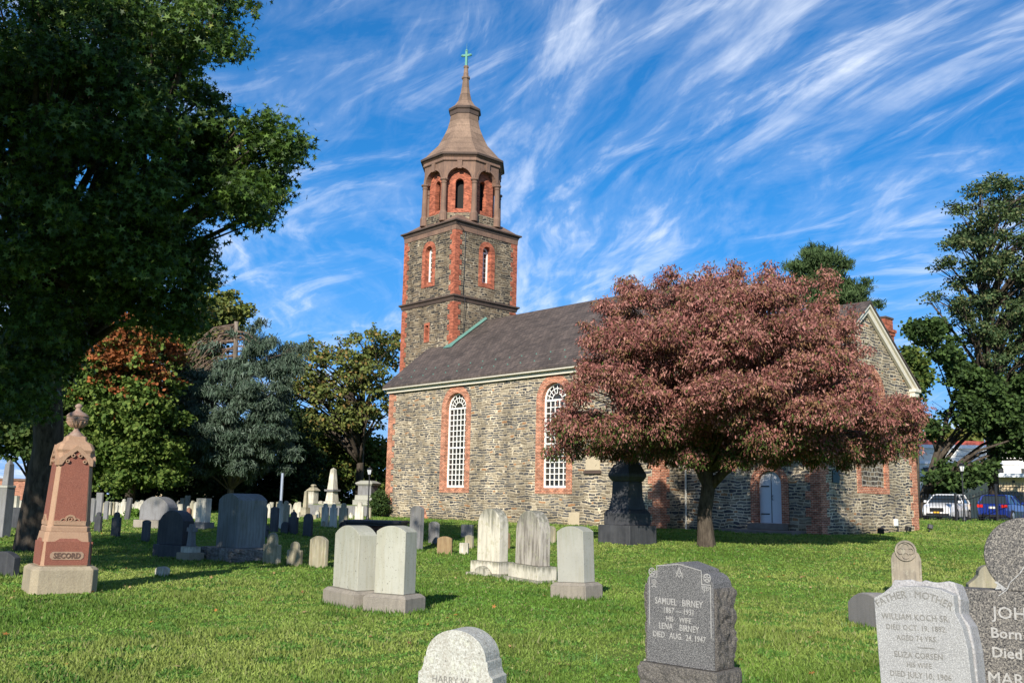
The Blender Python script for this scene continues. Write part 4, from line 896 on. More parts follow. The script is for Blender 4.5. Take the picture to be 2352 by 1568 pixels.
def headstone(label, FL, FR, ytop, t, kind, mat, ped=None, group=None, lean=0., tilt=0., cat='headstone', bev=.012, matp=None, h0=None):
    """FL, FR: lower front corners of the slab; ped = [(grow, height, chamfer), ..] from top to bottom"""
    ph_ = sum(p[1] for p in ped) if ped else 0
    c, w_, yaw = front(FL, FR, ph_); hh = zat(c, ytop) - c.z
    R3 = Vector((-math.sin(yaw), math.cos(yaw), 0))
    base = Vector((c.x, c.y, c.z - ph_)) + R3 * (t / 2)
    gr_ = sum([max([p[0] for p in ped])]) if ped else 0; FOOT.append((base.x, base.y, yaw, w_ / 2 + gr_, t / 2 + gr_))
    if not ped:
        o = MB().prism([(x, z if z > 0 else -.25) for x, z in prof(kind, w_, hh)], -t / 2, t / 2).build('headstone', mat, None, bevel=bev, loc=base)
        o.rotation_euler = (tilt, lean, yaw); tag(o, label, cat, group); return o, w_, hh
    o = empty('headstone', base, yaw, label, cat, group, tilt, lean)
    MB().prism([(x, z + ph_ + .002) for x, z in prof(kind, w_, hh)], -t / 2, t / 2).build('slab', mat, o, bevel=bev)
    z = ph_
    for g_, ph1, ch_ in ped:
        m_ = MB(); X, Y = w_ / 2 + g_, t / 2 + g_; zb = z - ph1 - (.2 if z - ph1 < .01 else 0)
        m_.box(-X, X, -Y, Y, zb, z - ch_)
        if ch_: m_.add([(-X, -Y, z - ch_), (X, -Y, z - ch_), (X, Y, z - ch_), (-X, Y, z - ch_), (-X + ch_, -Y + ch_, z), (X - ch_, -Y + ch_, z), (X - ch_, Y - ch_, z), (-X + ch_, Y - ch_, z)], [(4, 5, 6, 7), (0, 1, 5, 4), (1, 2, 6, 5), (2, 3, 7, 6), (3, 0, 4, 7)])
        m_.build('pedestal', matp or MG_PED, o, bevel=.01); z -= ph1
    return o, w_, hh
def text(s, size, x, z, y, parent, mat, name='inscription', ext=.0015, al='CENTER', sx_=1., arc=None, space=1.0, bold=0.):
    cu = bpy.data.curves.new(name, 'FONT'); cu.body = s; cu.size = size; cu.align_x = al; cu.extrude = ext; cu.space_character = space; cu.offset = bold
    cu.resolution_u = 2
    to = bpy.data.objects.new(name, cu); COL.objects.link(to); dg = bpy.context.evaluated_depsgraph_get(); dg.update()
    me = bpy.data.meshes.new_from_object(to.evaluated_get(dg)); bpy.data.objects.remove(to)
    for v in me.vertices:
        X, Z = v.co.x * sx_, v.co.y
        if arc:
            R = arc; th = X / R; X, Z = (R + Z) * math.sin(th), (R + Z) * math.cos(th) - R
        v.co = (x + X, y - v.co.z - ext, z + Z)
    me.materials.clear(); me.materials.append(mat)
    o = bpy.data.objects.new(name, me); COL.objects.link(o); o.parent = parent; return o

# --- foreground and middle ground
GP = 'pair of matching grey marble headstones'
headstone('left one of two matching pale grey round-shouldered slabs on sloped bases', (764, 1346.6), (819.6, 1356), 1206, .30, 'arc', MG_PAIR, [(.11, .26, .05)], bev=.008)
headstone('right one of two matching pale grey slabs on sloped bases, nearest the camera', (858.9, 1361), (926.7, 1366), 1207, .30, 'arc', MG_PAIR, [(.11, .26, .05)], bev=.008)
headstone('thick creamy round-topped marble headstone on a two-step base, left of a matching darker one', (1095.5, 1286), (1146, 1290.7), 1167, .26, 'round', MG_MARB, [(.10, .24, 0), (.17, .08, 0)], matp=MG_MARB)
headstone('thick round-topped marble headstone with dark vertical streaks on a stepped base', (1182.6, 1294), (1238, 1299.6), 1171.6, .26, 'round', MG_MARBD, [(.10, .26, 0), (.17, .08, 0)], matp=MG_MARB, lean=rad(1))
headstone('pale grey slab leaning slightly left on a sloped base, right of the streaked marble', (1282, 1334), (1343, 1340), 1208, .30, 'arc', MG_PALE, [(.09, .27, .05)], lean=rad(-2.5), bev=.008)
headstone('small rough white footstone touching the base of the creamy marble headstone', (1089, 1322), (1117, 1327), 1299, .11, 'arc', MG_MARB, bev=.02, cat='footstone')
headstone('small grey square footstone between the two marble headstones', (1167, 1329), (1190, 1336), 1292, .22, 'arc', MG_MARBD, bev=.02, cat='footstone')
headstone('low buff tablet with a tall central arch, leftmost of three buff headstones', (602, 1294), (637, 1298), 1222, .09, 'ears', MG_TAN)
headstone('smallest of three buff headstones, with arched top and shoulders', (657, 1299), (689, 1301.5), 1243, .08, 'ears', MG_TAN)
headstone('buff tablet with a shallow curved top, rightmost of three buff headstones', (708.5, 1302), (745, 1307), 1230, .09, 'arc', MG_TAN)
headstone('small white domed marker alone on the sunny grass beside the red monument', (353.5, 1323), (377, 1325), 1300.5, .16, 'arc', MG_WHITE, bev=.025, cat='footstone')
headstone('tall dark mottled slab with a pale edge, behind the right grey slab', (938, 1262), (962, 1265), 1161, .14, 'arc', MG_GREY, lean=rad(1))
headstone('slim grey slab with dappled shade right of the tall dark slab', (983, 1249), (1001, 1251.5), 1197, .12, 'arc', MG_GREY)
headstone('short brown sandstone headstone with a rounded irregular top', (1003, 1272), (1037, 1274), 1231, .10, 'arc', MG_BROWN)
headstone('small dark grey square stone behind the white footstone', (1058, 1235), (1083, 1236.5), 1204, .12, 'square', MG_GREY)
headstone('small buff tablet right in front of the dark square stone', (1067, 1259.5), (1084, 1261), 1228, .09, 'arc', MG_TAN)
headstone('tiny white square marker, lowest of the cluster behind the brown stone', (1054, 1272.5), (1074, 1274), 1246, .10, 'square', MG_WHITE, cat='footstone', bev=.02)
headstone('narrow stone half hidden behind the creamy marble headstone', (1150, 1261), (1167, 1263.5), 1221, .08, 'arc', MG_BROWN)
headstone('narrow buff stone seen between the streaked marble and the leaning grey slab', (1255, 1246), (1270, 1249), 1207, .1, 'arc', MG_TAN)
# big quatrefoil headstone, right
MG_Q = stone('carved_grey_brown', (.32, .275, .21), (.21, .18, .145), 3, None, .6, (.13, .115, .10), .4, (.40, .38, .30), .5, top=.3)
FLq, FRq = (2049, 1372), (2121, 1372)
c, w_, yaw = front(FLq, FRq); yaw = rad(-22); w_ = .52; hh = zat(c, 1240) - c.z
o = empty('headstone', c, yaw, 'buff headstone carved with a four-lobed flower in a raised circle', 'headstone')
zc = hh - .19; pr = [(-w_ / 2, -.2), (w_ / 2, -.2), (w_ / 2, zc - .16), (w_ / 2 - .03, zc - .06), (w_ / 2 - .08, zc - .01), (.19, zc + .03)]
pr = pr + [(.19 * math.cos(math.pi * i / 12), zc + .19 * math.sin(math.pi * i / 12)) for i in range(1, 12)] + [(-x, z) for x, z in pr[:1:-1]]
MB().prism(pr, -.06, .10).build('slab', MG_Q, o, bevel=.01)
mb = MB(); n = 28
def annulus(mb, cx_, cz, r0, r1, y0, y1, n=28, a0=0, a1=2 * math.pi):
    full = abs(a1 - a0 - 2 * math.pi) < 1e-6; k = n if full else n + 1
    A = [(cx_ + r * math.cos(a0 + (a1 - a0) * i / n), y, cz + r * math.sin(a0 + (a1 - a0) * i / n)) for r, y in ((r0, y0), (r1, y0), (r1, y1), (r0, y1)) for i in range(k)]
    fs = []
    for i in range(n):
        j = (i + 1) % k
        for q in range(4): fs.append((q * k + i, q * k + j, ((q + 1) % 4) * k + j, ((q + 1) % 4) * k + i))
    return mb.add(A, fs)
annulus(mb, 0, zc, .155, .187, -.095, -.055)
mb.build('raised_ring', MG_Q, o, bevel=.004)
mb = MB()
for k in range(4):
    a = rad(90 * k); annulus(mb, .085 * math.cos(a), zc + .085 * math.sin(a), .045, .062, -.085, -.055, 20)
mb.box(-.05, .05, -.075, -.055, zc - .05, zc + .05); mb.build('carved_flower', MG_Q, o)
mb = MB(); annulus(mb, 0, 0, .2, .215, 0, 0.01, 2)
for xa_ in (-w_ / 2, w_ / 2 - .035): MB().box(xa_, xa_ + .035, -.075, -.058, -.1, zc - .17).build('edge_moulding', MG_Q, o, bevel=.004)
# low granite stone
headstone('low wide speckled granite stone with a gently curved top beside tall weeds', (1948, 1431), (2037, 1452), 1360, .26, 'arc', MG_LITE if False else stone('low_granite', (.27, .25, .23), (.21, .2, .19), 4, (120, (.33, .31, .29), (.13, .12, .12), .5), .15, bump=.3), bev=.02)

# --- dark granite stone with lettering
c, w_, yaw = front((1486.8, 1518), (1641.6, 1539), .27); dirx = Vector((math.cos(yaw), math.sin(yaw), 0)); diry = Vector((-math.sin(yaw), math.cos(yaw), 0))
t = .30; hh = zat(c, 1290) - c.z
o = empty('headstone', Vector((c.x, c.y, c.z - .27)) + diry * t / 2, yaw, 'dark speckled granite headstone with compass emblem, rough sides and a rock-faced base', 'headstone')
a = w_ / 2; z0 = .27
pr = [(-a, z0), (a, z0), (a, z0 + hh - .20)] + [(a - .12 + .12 * math.cos(q), z0 + hh - .20 + .12 * math.sin(q)) for q in (rad(20), rad(45), rad(70), rad(90))] + [(a - .125, z0 + hh - .055), (0, z0 + hh), (-a + .115, z0 + hh - .04), (-a + .115, z0 + hh - .08)] + [(-a + .12 + .12 * math.cos(q), z0 + hh - .20 + .12 * math.sin(q)) for q in (rad(90), rad(110), rad(135), rad(160))] + [(-a, z0 + hh - .20)]
MB().prism(pr, -t / 2, t / 2).build('slab', MG_SPK, o, bevel=.004)
def rockbox(x0, x1, y0, y1, z0, z1, amp, step, sides, seed=0):
    """box whose listed sides ('x+','x-','y-','y+') are rough hewn"""
    bm = bmesh.new(); bmesh.ops.create_cube(bm, size=1)
    for v in bm.verts: v.co = Vector((x0 if v.co.x < 0 else x1, y0 if v.co.y < 0 else y1, z0 if v.co.z < 0 else z1))
    n = max(4, int(max(x1 - x0, y1 - y0, z1 - z0) / step)); bmesh.ops.subdivide_edges(bm, edges=bm.edges, cuts=min(n, 22), use_grid_fill=True)
    for v in bm.verts:
        p = v.co.copy(); ez = min(1, (z1 - p.z) / .03) * min(1, (p.z - z0) / .02)
        d = mnoise.noise(p * 9 + Vector((seed, 0, 0))) * .6 + mnoise.noise(p * 22 + Vector((0, seed, 0))) * .5 + mnoise.noise(p * 45) * .3 + .15
        for s, f_, dr_ in (('x-', p.x < x0 + 1e-4, (-1, 0, 0)), ('x+', p.x > x1 - 1e-4, (1, 0, 0)), ('y-', p.y < y0 + 1e-4, (0, -1, 0)), ('y+', p.y > y1 - 1e-4, (0, 1, 0))):
            if s in sides and f_: v.co += Vector(dr_) * amp * (d + .2) * max(0, ez)
    mb = MB(); bm.verts.index_update(); mb.v = [v.co[:] for v in bm.verts]; mb.f = [[v.index for v in f.verts] for f in bm.faces]; mb.m = [0] * len(mb.f); bm.free(); return mb
rockbox(a + .001, a + .010, -t / 2 + .012, t / 2, z0, z0 + hh - .20, .03, .03, ('x+', 'y+'), 3).build('rough_side', MG_SPKR, o)
rockbox(-a - .022, -a - .001, -t / 2 + .012, t / 2, z0, z0 + hh - .20, .03, .03, ('x-',), 5).build('rough_side', MG_SPKR, o)
rockbox(-a - .045, a + .045, -t / 2 - .045, t / 2 + .05, -.2, .265, .022, .035, ('x-', 'x+', 'y-'), 9).build('base', MG_SPKR, o)
yf = -t / 2 - .001
def strokes(segs, wd, mat, name, y=yf, e=.002, parent=None):
    mb = MB()
    for (xa, za), (xb, zb_) in segs:
        d = Vector((xb - xa, zb_ - za)); L = d.length; n_ = Vector((-d.y, d.x)) / L * wd / 2; d = d / L * wd * .3
        P = [(xa - d.x + n_.x, za - d.y + n_.y), (xb + d.x + n_.x, zb_ + d.y + n_.y), (xb + d.x - n_.x, zb_ + d.y - n_.y), (xa - d.x - n_.x, za - d.y - n_.y)]
        mb.add([(x, y, z) for x, z in P] + [(x, y - e, z) for x, z in P], [(4, 5, 6, 7), (0, 1, 5, 4), (1, 2, 6, 5), (2, 3, 7, 6), (3, 0, 4, 7)])
    return mb.build(name, mat, parent)
def circ(cx_, cz, r, n=14, a0=0, a1=2 * math.pi): 
    P = [(cx_ + r * math.cos(a0 + (a1 - a0) * i / n), cz + r * math.sin(a0 + (a1 - a0) * i / n)) for i in range(n + 1)]; return list(zip(P, P[1:]))
h_ = hh
zf = lambda f: z0 + h_ * f
for s, fr, sz, xs in (('SAMUEL   BIRNEY', .575, .078, .80), ('1867 — 1931', .495, .068, .84), ('HIS    WIFE', .415, .062, .85), ('LENA    BIRNEY', .335, .074, .80), ('DIED   AUG.  24, 1947', .25, .070, .80)):
    text(s, sz, -.01, zf(fr), yf, o, M_CARVE, sx_=xs, bold=.0006)
bd = [(-a + .025, zf(.357)), (-a + .025, zf(.836)), (-a + .105, zf(.836)), (-a + .105, zf(.95)), (0, zf(.978)), (a - .115, zf(.93)), (a - .115, zf(.80)), (a - .028, zf(.80)), (a - .028, zf(.30))]
strokes(list(zip(bd, bd[1:])), .006, M_CARVE, 'border_line', parent=o)
ez = zf(.90)
strokes([((0, ez + .042), (-.033, ez - .04)), ((0, ez + .042), (.033, ez - .04)), ((-.033, ez - .004), (0, ez - .042)), ((.033, ez - .004), (0, ez - .042))] + circ(0, ez + .0, .012, 10, rad(40), rad(330)) + [((.003, ez - .002), (.012, ez - .002))], .0055, M_CARVE, 'emblem', parent=o)
for xx, zz_ in ((-a + .055, zf(.885)), (a - .06, zf(.865))):
    strokes(circ(xx, zz_, .033, 14) + [((xx + .009 * math.cos(q), zz_ + .009 * math.sin(q)), (xx + .029 * math.cos(q), zz_ + .029 * math.sin(q))) for q in [rad(90 + 72 * i) for i in range(5)]], .008, M_CARVE, 'rosette', parent=o)
e1, e2 = -a + .075, zf(.77)
strokes(circ(e1, e2 + .014, .022, 12) + circ(e1, e2 + .014, .01, 8) + [((e1 - .028, e2 - .024), (e1 + .028, e2 - .024)), ((e1 - .018, e2 - .036), (e1, e2 + .0)), ((e1, e2 + .0), (e1 + .02, e2 - .036))], .005, M_CARVE, 'emblem', parent=o)
xf_, zt = a - .075, zf(.76) + .32
S4 = lambda p: (xf_ + (p[0] - xf_) * .8, zf(.76) + (p[1] - zt + .32) * .8)
strokes([(S4(p), S4(q)) for p, q in [((xf_ - .05, zt - .29), (xf_ + .05, zt - .30)), ((xf_ - .045, zt - .305), (xf_ + .045, zt - .315)), ((xf_ - .05, zt - .29), (xf_ - .035, zt - .33)), ((xf_ + .05, zt - .30), (xf_ + .03, zt - .335)), ((xf_ - .035, zt - .33), (xf_ + .03, zt - .335)), ((xf_ - .015, zt - .292), (xf_ - .012, zt - .333)), ((xf_ + .015, zt - .295), (xf_ + .01, zt - .335)), ((xf_ - .01, zt - .335), (xf_ - .025, zt - .365))]], .005, M_CARVE, 'emblem', parent=o)
rockbox(-.09, .09, -.05, .05, -.05, .05, .02, .03, ('x-', 'x+', 'y-'), 2).build('stone_fragment', MG_WHITE, None, loc=G(1474, 1530, 0.12) - Vector((0, 0, .08)))
bpy.data.objects['stone_fragment'].location = Vector(o.location) - dirx * (w_ / 2 + .13) + diry * .12 + Vector((0, 0, .17)); bpy.data.objects['stone_fragment'].rotation_euler = (0, .2, .4)
bpy.data.objects['stone_fragment'].scale = (.8, 1, 1.2)
tag(bpy.data.objects['stone_fragment'], 'white broken stone lump poking out left of the dark granite headstone', 'stone')

# --- lichened stone at bottom centre
dq = 5.3; c = at(1058, 1690, dq); c.z = H(c.x, c.y); yaw = rad(-25)
ht = zat(c, 1442) - c.z; a = .232
o = empty('headstone', c, yaw, 'lichen-spotted grey headstone with a stepped curved top, cut by the bottom edge', 'headstone')
zs = ht - .155; rx = .188; hc_ = .085
q_ = [(-a, -.2), (a, -.2), (a, zs - hc_)] + [(a - .034 + .034 * (1 - math.sin(u)), zs - hc_ + hc_ * .9 * (1 - math.cos(u))) for u in (rad(30), rad(60), rad(90))] + [(a - .036, zs), (rx + .002, zs)]
q_ += [(rx * math.cos(u), zs + (ht - zs) * math.sin(u)) for u in [math.pi * i / 20 for i in range(0, 21)]]
q_ += [(-x, z) for x, z in q_[2:8][::-1]]
MB().prism(q_, -.09, .09).build('slab', MG_LICH, o, bevel=.008)
text('HARRY W.', .052, -.02, ht - .285, -.091, o, M_CUT, sx_=1.0, ext=.001)

# --- light granite stone with two names
dq = 6.0
c = at(2133, 1345, dq); c.z = H(c.x, c.y); yaw = rad(-43); ht = zat(c, 1333) - c.z; sc_ = dq / FPX
o = empty('headstone', c, yaw, 'light grey granite headstone with rough broken top and worn lettering', 'headstone', None, 0, rad(-2.5))
def lx(px_): return (px_ - 2133) * sc_ * 1.06
def lz(py_): return ht - (py_ - 1333) * sc_ * 1.01
fp = [(lx(2047), -.2), (lx(2240), -.2), (lx(2234), lz(1470)), (lx(2228), lz(1428)), (lx(2216), lz(1398)), (lx(2216), lz(1360)), (lx(2190), lz(1348)), (lx(2150), lz(1343)), (lx(2110), lz(1345)), (lx(2075), lz(1357)), (lx(2047), lz(1372))]
MB().prism(fp, -.14, -.06).build('slab', MG_LITE, o, bevel=.004)
bp = [(lx(2047), -.2), (lx(2242), -.2)]; rr_ = random.Random(5)
ctrl = [(2238, 1560), (2238, 1480), (2232, 1425), (2220, 1400), (2219, 1370), (2214, 1350), (2212, 1335), (2200, 1331), (2180, 1336), (2165, 1333), (2150, 1331), (2140, 1336), (2120, 1331), (2100, 1331), (2084, 1332), (2074, 1345), (2060, 1358), (2047, 1368)]
bp += [(lx(x + rr_.uniform(-2, 2)), lz(y + rr_.uniform(-1.5, 1.5))) for x, y in ctrl]
MB().prism(bp, -.059, .12, taper=.97, zc=.3).build('rough_back', stone('light_rock_face', (.38, .37, .37), (.27, .26, .26), 8, (60, (.45, .45, .44), (.2, .2, .2), .5), bump=1.), o, bevel=.01)
yy = -.141
text('FATHER · MOTHER', .062, lx(2132), lz(1368), yy, o, M_CUT, arc=.40, ext=.001, sx_=.9)
for s, py_, sz in (('WILLIAM KOCH SR.', 1417, .052), ('DIED OCT. 19, 1892.', 1439, .045), ('AGED 74 YRS.', 1461, .044), ('ELIZA CORSEN', 1498, .048), ('HIS WIFE', 1518, .042), ('DIED JULY 10, 1906', 1540, .048), ('AGED 83 YRS.', 1562, .044)):
    text(s, sz, lx(2133), lz(py_), yy, o, M_CUT, ext=.001, space=1.05, sx_=.88)
strokes([((lx(2134), lz(1475)), (lx(2168), lz(1475)))], .005, M_CUT, 'rule_line', y=yy, parent=o)

# --- big dark stone with ivy leaves, far right
dq = 6.7; c = at(2364, 1357, dq); c.z = H(c.x, c.y); yaw = rad(-29); sc_ = dq / FPX
ht = zat(c, 1357) - c.z
o = empty('headstone', c, yaw, 'dark speckled granite headstone with a large round top carved with ivy leaves', 'headstone')
MB().box(-143 * sc_, 143 * sc_, -.10, .12, -.2, ht).build('slab', MG_SPK2, o, bevel=.006)
zc = ht + 78 * sc_; rc = 88 * sc_
disc = [(rc * math.cos(u), zc + rc * math.sin(u)) for u in [2 * math.pi * i / 40 for i in range(40)] if zc + rc * math.sin(u) > ht + .001]
disc = [(rc * math.cos(u), zc + rc * math.sin(u)) for u in [rad(-62 + 304 * i / 40) for i in range(41)]]
disc = [(x, max(z, ht + .002)) for x, z in disc]
MB().prism(disc, -.095, .10).build('round_top', MG_SPK2, o, bevel=.01)
M_LEAFC = stone('etched_leaf', (.36, .36, .35), (.27, .27, .27), 30, (60, (.45, .45, .44), (.15, .15, .15), .6), bump=.3)
def ivy(cx_, cz, s, rot):
    P = [(0, -1), (.35, -.55), (.95, -.5), (.62, -.05), (.85, .45), (.35, .35), (0, 1), (-.35, .35), (-.85, .45), (-.62, -.05), (-.95, -.5), (-.35, -.55)]
    cr_, sr_ = math.cos(rot), math.sin(rot); return [(cx_ + s * (x * cr_ - z * sr_), cz + s * (x * sr_ + z * cr_)) for x, z in P]
for (px_, py_, s_, ro) in ((2307, 1345, 17, 2.2), (2338, 1318, 16, .4), (2330, 1288, 20, 2.9), (2352, 1255, 22, .2), (2385, 1300, 20, -1.), (2400, 1260, 18, .8)):
    P = ivy((px_ - 2362) * sc_, ht - (py_ - 1357) * sc_, s_ * sc_, ro)
    MB().prism(P, -.094, -.088).build('carved_leaf', M_LEAFC, o)
sp2 = [((2300 - 2362) * sc_, ht - .035), ((2318 - 2362) * sc_, ht + .01), ((2325 - 2362) * sc_, ht + .06), ((2345 - 2362) * sc_, ht + .12), ((2362 - 2362) * sc_, ht + .2)]
strokes(list(zip(sp2, sp2[1:])), .006, M_LEAFC, 'carved_stem', y=-.102, parent=o)
text('JOHN', .118, (2285 - 2362) * sc_, ht - 62 * sc_, -.101, o, M_CARVE, al='LEFT', bold=.001)
text('Born', .098, (2278 - 2362) * sc_, ht - 105 * sc_, -.101, o, M_CARVE, al='LEFT', bold=.002)
text('Died', .098, (2278 - 2362) * sc_, ht - 148 * sc_, -.101, o, M_CARVE, al='LEFT', bold=.002)
text('MARY', .112, (2266 - 2362) * sc_, ht - 206 * sc_, -.101, o, M_CARVE, al='LEFT', bold=.001)
# small light stone behind it
c = at(2266, 1300, 8.6); c.z = H(c.x, c.y); hh = zat(c, 1297) - c.z
s_ = MB().prism([(-.17, -.2), (.17, -.2), (.17, hh - .17), (.11, hh - .12), (.085, hh - .09)] + [(.085 * math.cos(u), hh - .085 + .085 * math.sin(u)) for u in [math.pi * i / 8 for i in range(1, 8)]] + [(-.085, hh - .09), (-.11, hh - .12), (-.17, hh - .17)], -.07, .07).build('headstone', MG_TAN, None, bevel=.01, loc=c)
s_.rotation_euler = (0, 0, rad(-15)); tag(s_, 'buff bottle-shouldered stone peeping out between the two big granite headstones', 'headstone')

# --- tall red granite monument with urn
b = G(128, 1361); c = Vector((b.x, b.y, b.z)); yaw = rad(34); dm = depth(c); s1 = dm / FPX
fn = Vector((math.sin(yaw), -math.cos(yaw), 0))
c = c - fn * .42; dm = depth(c)
c.x += .12
o = empty('monument', c, yaw, 'tall red granite family monument topped by a carved urn, standing on a buff base', 'monument', None, 0, rad(.8))
def Z(y): return zat(c, y) - c.z
def octo(h, ch): return [(-h, -h + ch), (-h + ch, -h), (h - ch, -h), (h, -h + ch), (h, h - ch), (h - ch, h), (-h + ch, h), (-h, h - ch)]
def stack(levels):
    mb = MB(); vs = []
    for h, ch_, z in levels: vs += [(x, y, z) for x, y in octo(h, ch_)]
    n = len(levels); return mb.add(vs, [(j * 8 + k, j * 8 + (k + 1) % 8, j * 8 + 8 + (k + 1) % 8, j * 8 + 8 + k) for j in range(n - 1) for k in range(8)] + [list(range(8))[::-1], [(n - 1) * 8 + k for k in range(8)]])
wB, wD, wS, wT = .50, .375, .315, .255
zb1, zd1, zd2, zs1, zs2, zc1 = Z(1296), Z(1240), Z(1219), Z(1212), Z(1020), Z(1010)
stack([(wB, .10, -.2), (wB, .10, zb1 - .05), (wB - .06, .09, zb1)]).build('base', MG_SBASE, o, bevel=.01)
stack([(wD, .06, zb1 + .001), (wD - .01, .06, zd1), (wS + .03, .06, zd2)]).build('die', MG_REDB, o, bevel=.006)
stack([(wS + .015, .06, zd2 + .001), (wS + .015, .06, zs1 + .02), (wS, .06, zs1 + .05), (wT + .01, .055, zs2 - .15), (wT + .03, .05, zs2 - .1), (wT - .01, .05, zs2), (wT - .09, .03, zs2 + .055), (wT - .10, .03, Z(1003)), (.105, .02, Z(1000))]).build('shaft', MG_REDB, o, bevel=.006)
for k in range(4):
    R3 = Matrix.Rotation(k * math.pi / 2, 3, 'Z')
    m_ = MB(); h_ = zd1 - zb1; w2 = wD - .055
    P = [(-w2, zb1 + .02), (w2, zb1 + .02), (w2, zd1 - .01), (w2 * .62, zd1 - .005), (0, zd2 - .025), (-w2 * .62, zd1 - .005), (-w2, zd1 - .01)]
    m_.add([(x, -wD - .008 + max(0, z - zd1 + .01) * .45, z) for x, z in P] + [(x, -wD + .08, z) for x, z in P], [list(range(7)), list(range(13, 6, -1))] + [(i, 7 + i, 7 + (i + 1) % 7, (i + 1) % 7) for i in range(7)])
    m_.xf(lambda v: R3 @ v).build('die_panel', MG_REDG, o)
    m_ = MB(); zq0, zq1 = zs1 + .14, zs2 - .12; x0, x1 = wS - .075, wT - .05; y0, y1 = -wS - .004, -wT - .016
    nn = 6
    P = [(-x0, zq0 - .08), (x0, zq0 - .08)] + [(x1, zq1 - .12), (0, zq1 + .04), (-x1, zq1 - .12)]
    f_ = lambda z: y0 + (y1 - y0) * (z - zq0) / (zq1 - zq0)
    m_.add([(x, f_(z), z) for x, z in P] + [(x, f_(z) + .05, z) for x, z in P], [list(range(5)), list(range(9, 4, -1))] + [(i, 5 + i, 5 + (i + 1) % 5, (i + 1) % 5) for i in range(5)])
    m_.xf(lambda v: R3 @ v).build('shaft_panel', MG_REDG, o)
    m2 = MB(); m_ = MB()                                    # gable hood with scrolls, and foot carving
    for sgn in (-1, 1):
        xa, za, xb, zb_ = 0, zq1 + .10, sgn * (x1 + .055), zq1 - .13
        P = [(xa, za), (xb, zb_), (xb, zb_ - .11), (xb - sgn * .05, zb_ - .10), (xa + (xb - xa) * .55, za + (zb_ - za) * .62 - .07), (xa, za - .09)]
        m_.add([(x, y1 - .035, z) for x, z in P] + [(x, y1 + .05, z) for x, z in P], [list(range(6)), list(range(11, 5, -1))] + [(i, 6 + i, 6 + (i + 1) % 6, (i + 1) % 6) for i in range(6)])
        annulus(m_, sgn * .055, zq1 - .075, .018, .032, y1 - .045, y1, 12); annulus(m_, sgn * .13, zq1 - .17, .015, .03, y1 - .045, y1 + .01, 12)
        annulus(m2, sgn * .10, zq0 - .02, .035, .05, y0 - .018, y0 + .01, 10, rad(0), rad(180)); annulus(m2, sgn * .19, zq0 - .045, .02, .035, y0 - .018, y0 + .01, 10, 0, rad(180))
    annulus(m2, 0, zq0 + .0, .055, .085, y0 - .02, y0 + .01, 14, 0, math.pi); annulus(m2, 0, zq0 + .01, .02, .035, y0 - .02, y0 + .01, 10)
    m2.box(-x0, x0, y0 - .015, y0 + .01, zq0 - .085, zq0 - .015); m2.xf(lambda v: R3 @ v).build('foot_carving', MG_REDB, o)
    m_.xf(lambda v: R3 @ v).build('carved_hood', MG_REDB, o)
zl = zb1 + (zd1 - zb1) * .34
pl_ = MB().prism([(-.25, zl + .005), (-.215, zl - .03), (.215, zl - .03), (.25, zl + .005), (.25, zl + .06), (.215, zl + .095), (-.215, zl + .095), (-.25, zl + .06)], -wD - .016, -wD - .009).build('name_plate', M_LETT, o)
text('SECORD', .118, 0, zl - .006, -wD - .0165, pl_, stone('dark_cut', (.10, .06, .045), (.13, .08, .06), 8), ext=.004, bold=.004, sx_=.86, space=1.05)
zu = Z(1003); uh = Z(926) - zu; U = lambda f: zu + uh * f
MB().lathe([(.15, U(0)), (.15, U(.02)), (.12, U(.06)), (.115, U(.09)), (.06, U(.16)), (.038, U(.22)), (.045, U(.27)), (.06, U(.28)), (.11, U(.34)), (.15, U(.42)), (.168, U(.50)), (.172, U(.58)), (.175, U(.62)), (.165, U(.65)), (.13, U(.71)), (.065, U(.76)), (.045, U(.81)), (.04, U(.86)), (.06, U(.89)), (.062, U(.92)), (.04, U(.97)), (.01, U(1.0))], 24).build('urn', stone('urn_granite', (.30, .235, .185), (.24, .13, .10), 9, (60, (.34, .27, .22), (.15, .09, .07), .5), bump=.5), o, smooth=True)
m_ = MB()
for zf, rr2 in ((.50, .172), (.60, .178)): m_.lathe([(rr2, U(zf)), (rr2 + .007, U(zf) + .006), (rr2, U(zf) + .012)], 24)
for i in range(14):
    t_ = 2 * math.pi * i / 14; m_.tube([(.08 * math.cos(t_), .08 * math.sin(t_), U(.29)), (.125 * math.cos(t_), .125 * math.sin(t_), U(.37)), (.165 * math.cos(t_), .165 * math.sin(t_), U(.47))], [.012, .02, .014], 6)
m_.build('urn_band', MG_REDB, o)

# ------------------------------------------------------------------ black obelisk monument under the dogwood
b = G(1436, 1252); s1 = depth(b) / FPX; yaw = rad(-47)
o = empty('monument', b + Vector((.18, .95, 0)), yaw, 'soot-black obelisk monument on stepped plinths, half hidden in the red tree', 'monument')
c = Vector(o.location); Z = lambda y: zat(c, y) - c.z
def sq(levels, name, mat=MG_BLACK, bev=.015, par=None):
    mb = MB(); vs = []
    for h, z in levels: vs += [(-h, -h, z), (h, -h, z), (h, h, z), (-h, h, z)]
    n = len(levels)
    return mb.add(vs, [(j * 4 + k, j * 4 + (k + 1) % 4, j * 4 + 4 + (k + 1) % 4, j * 4 + 4 + k) for j in range(n - 1) for k in range(4)] + [(3, 2, 1, 0), (n * 4 - 4, n * 4 - 3, n * 4 - 2, n * 4 - 1)]).build(name, mat, par or o, bevel=bev)
sq([(.66, -.2), (.66, Z(1205))], 'base'); sq([(.53, Z(1205) + .001), (.53, Z(1178)), (.46, Z(1170))], 'plinth')
sq([(.43, Z(1170) + .001), (.40, Z(1160)), (.355, Z(1140)), (.34, Z(1106))], 'die')
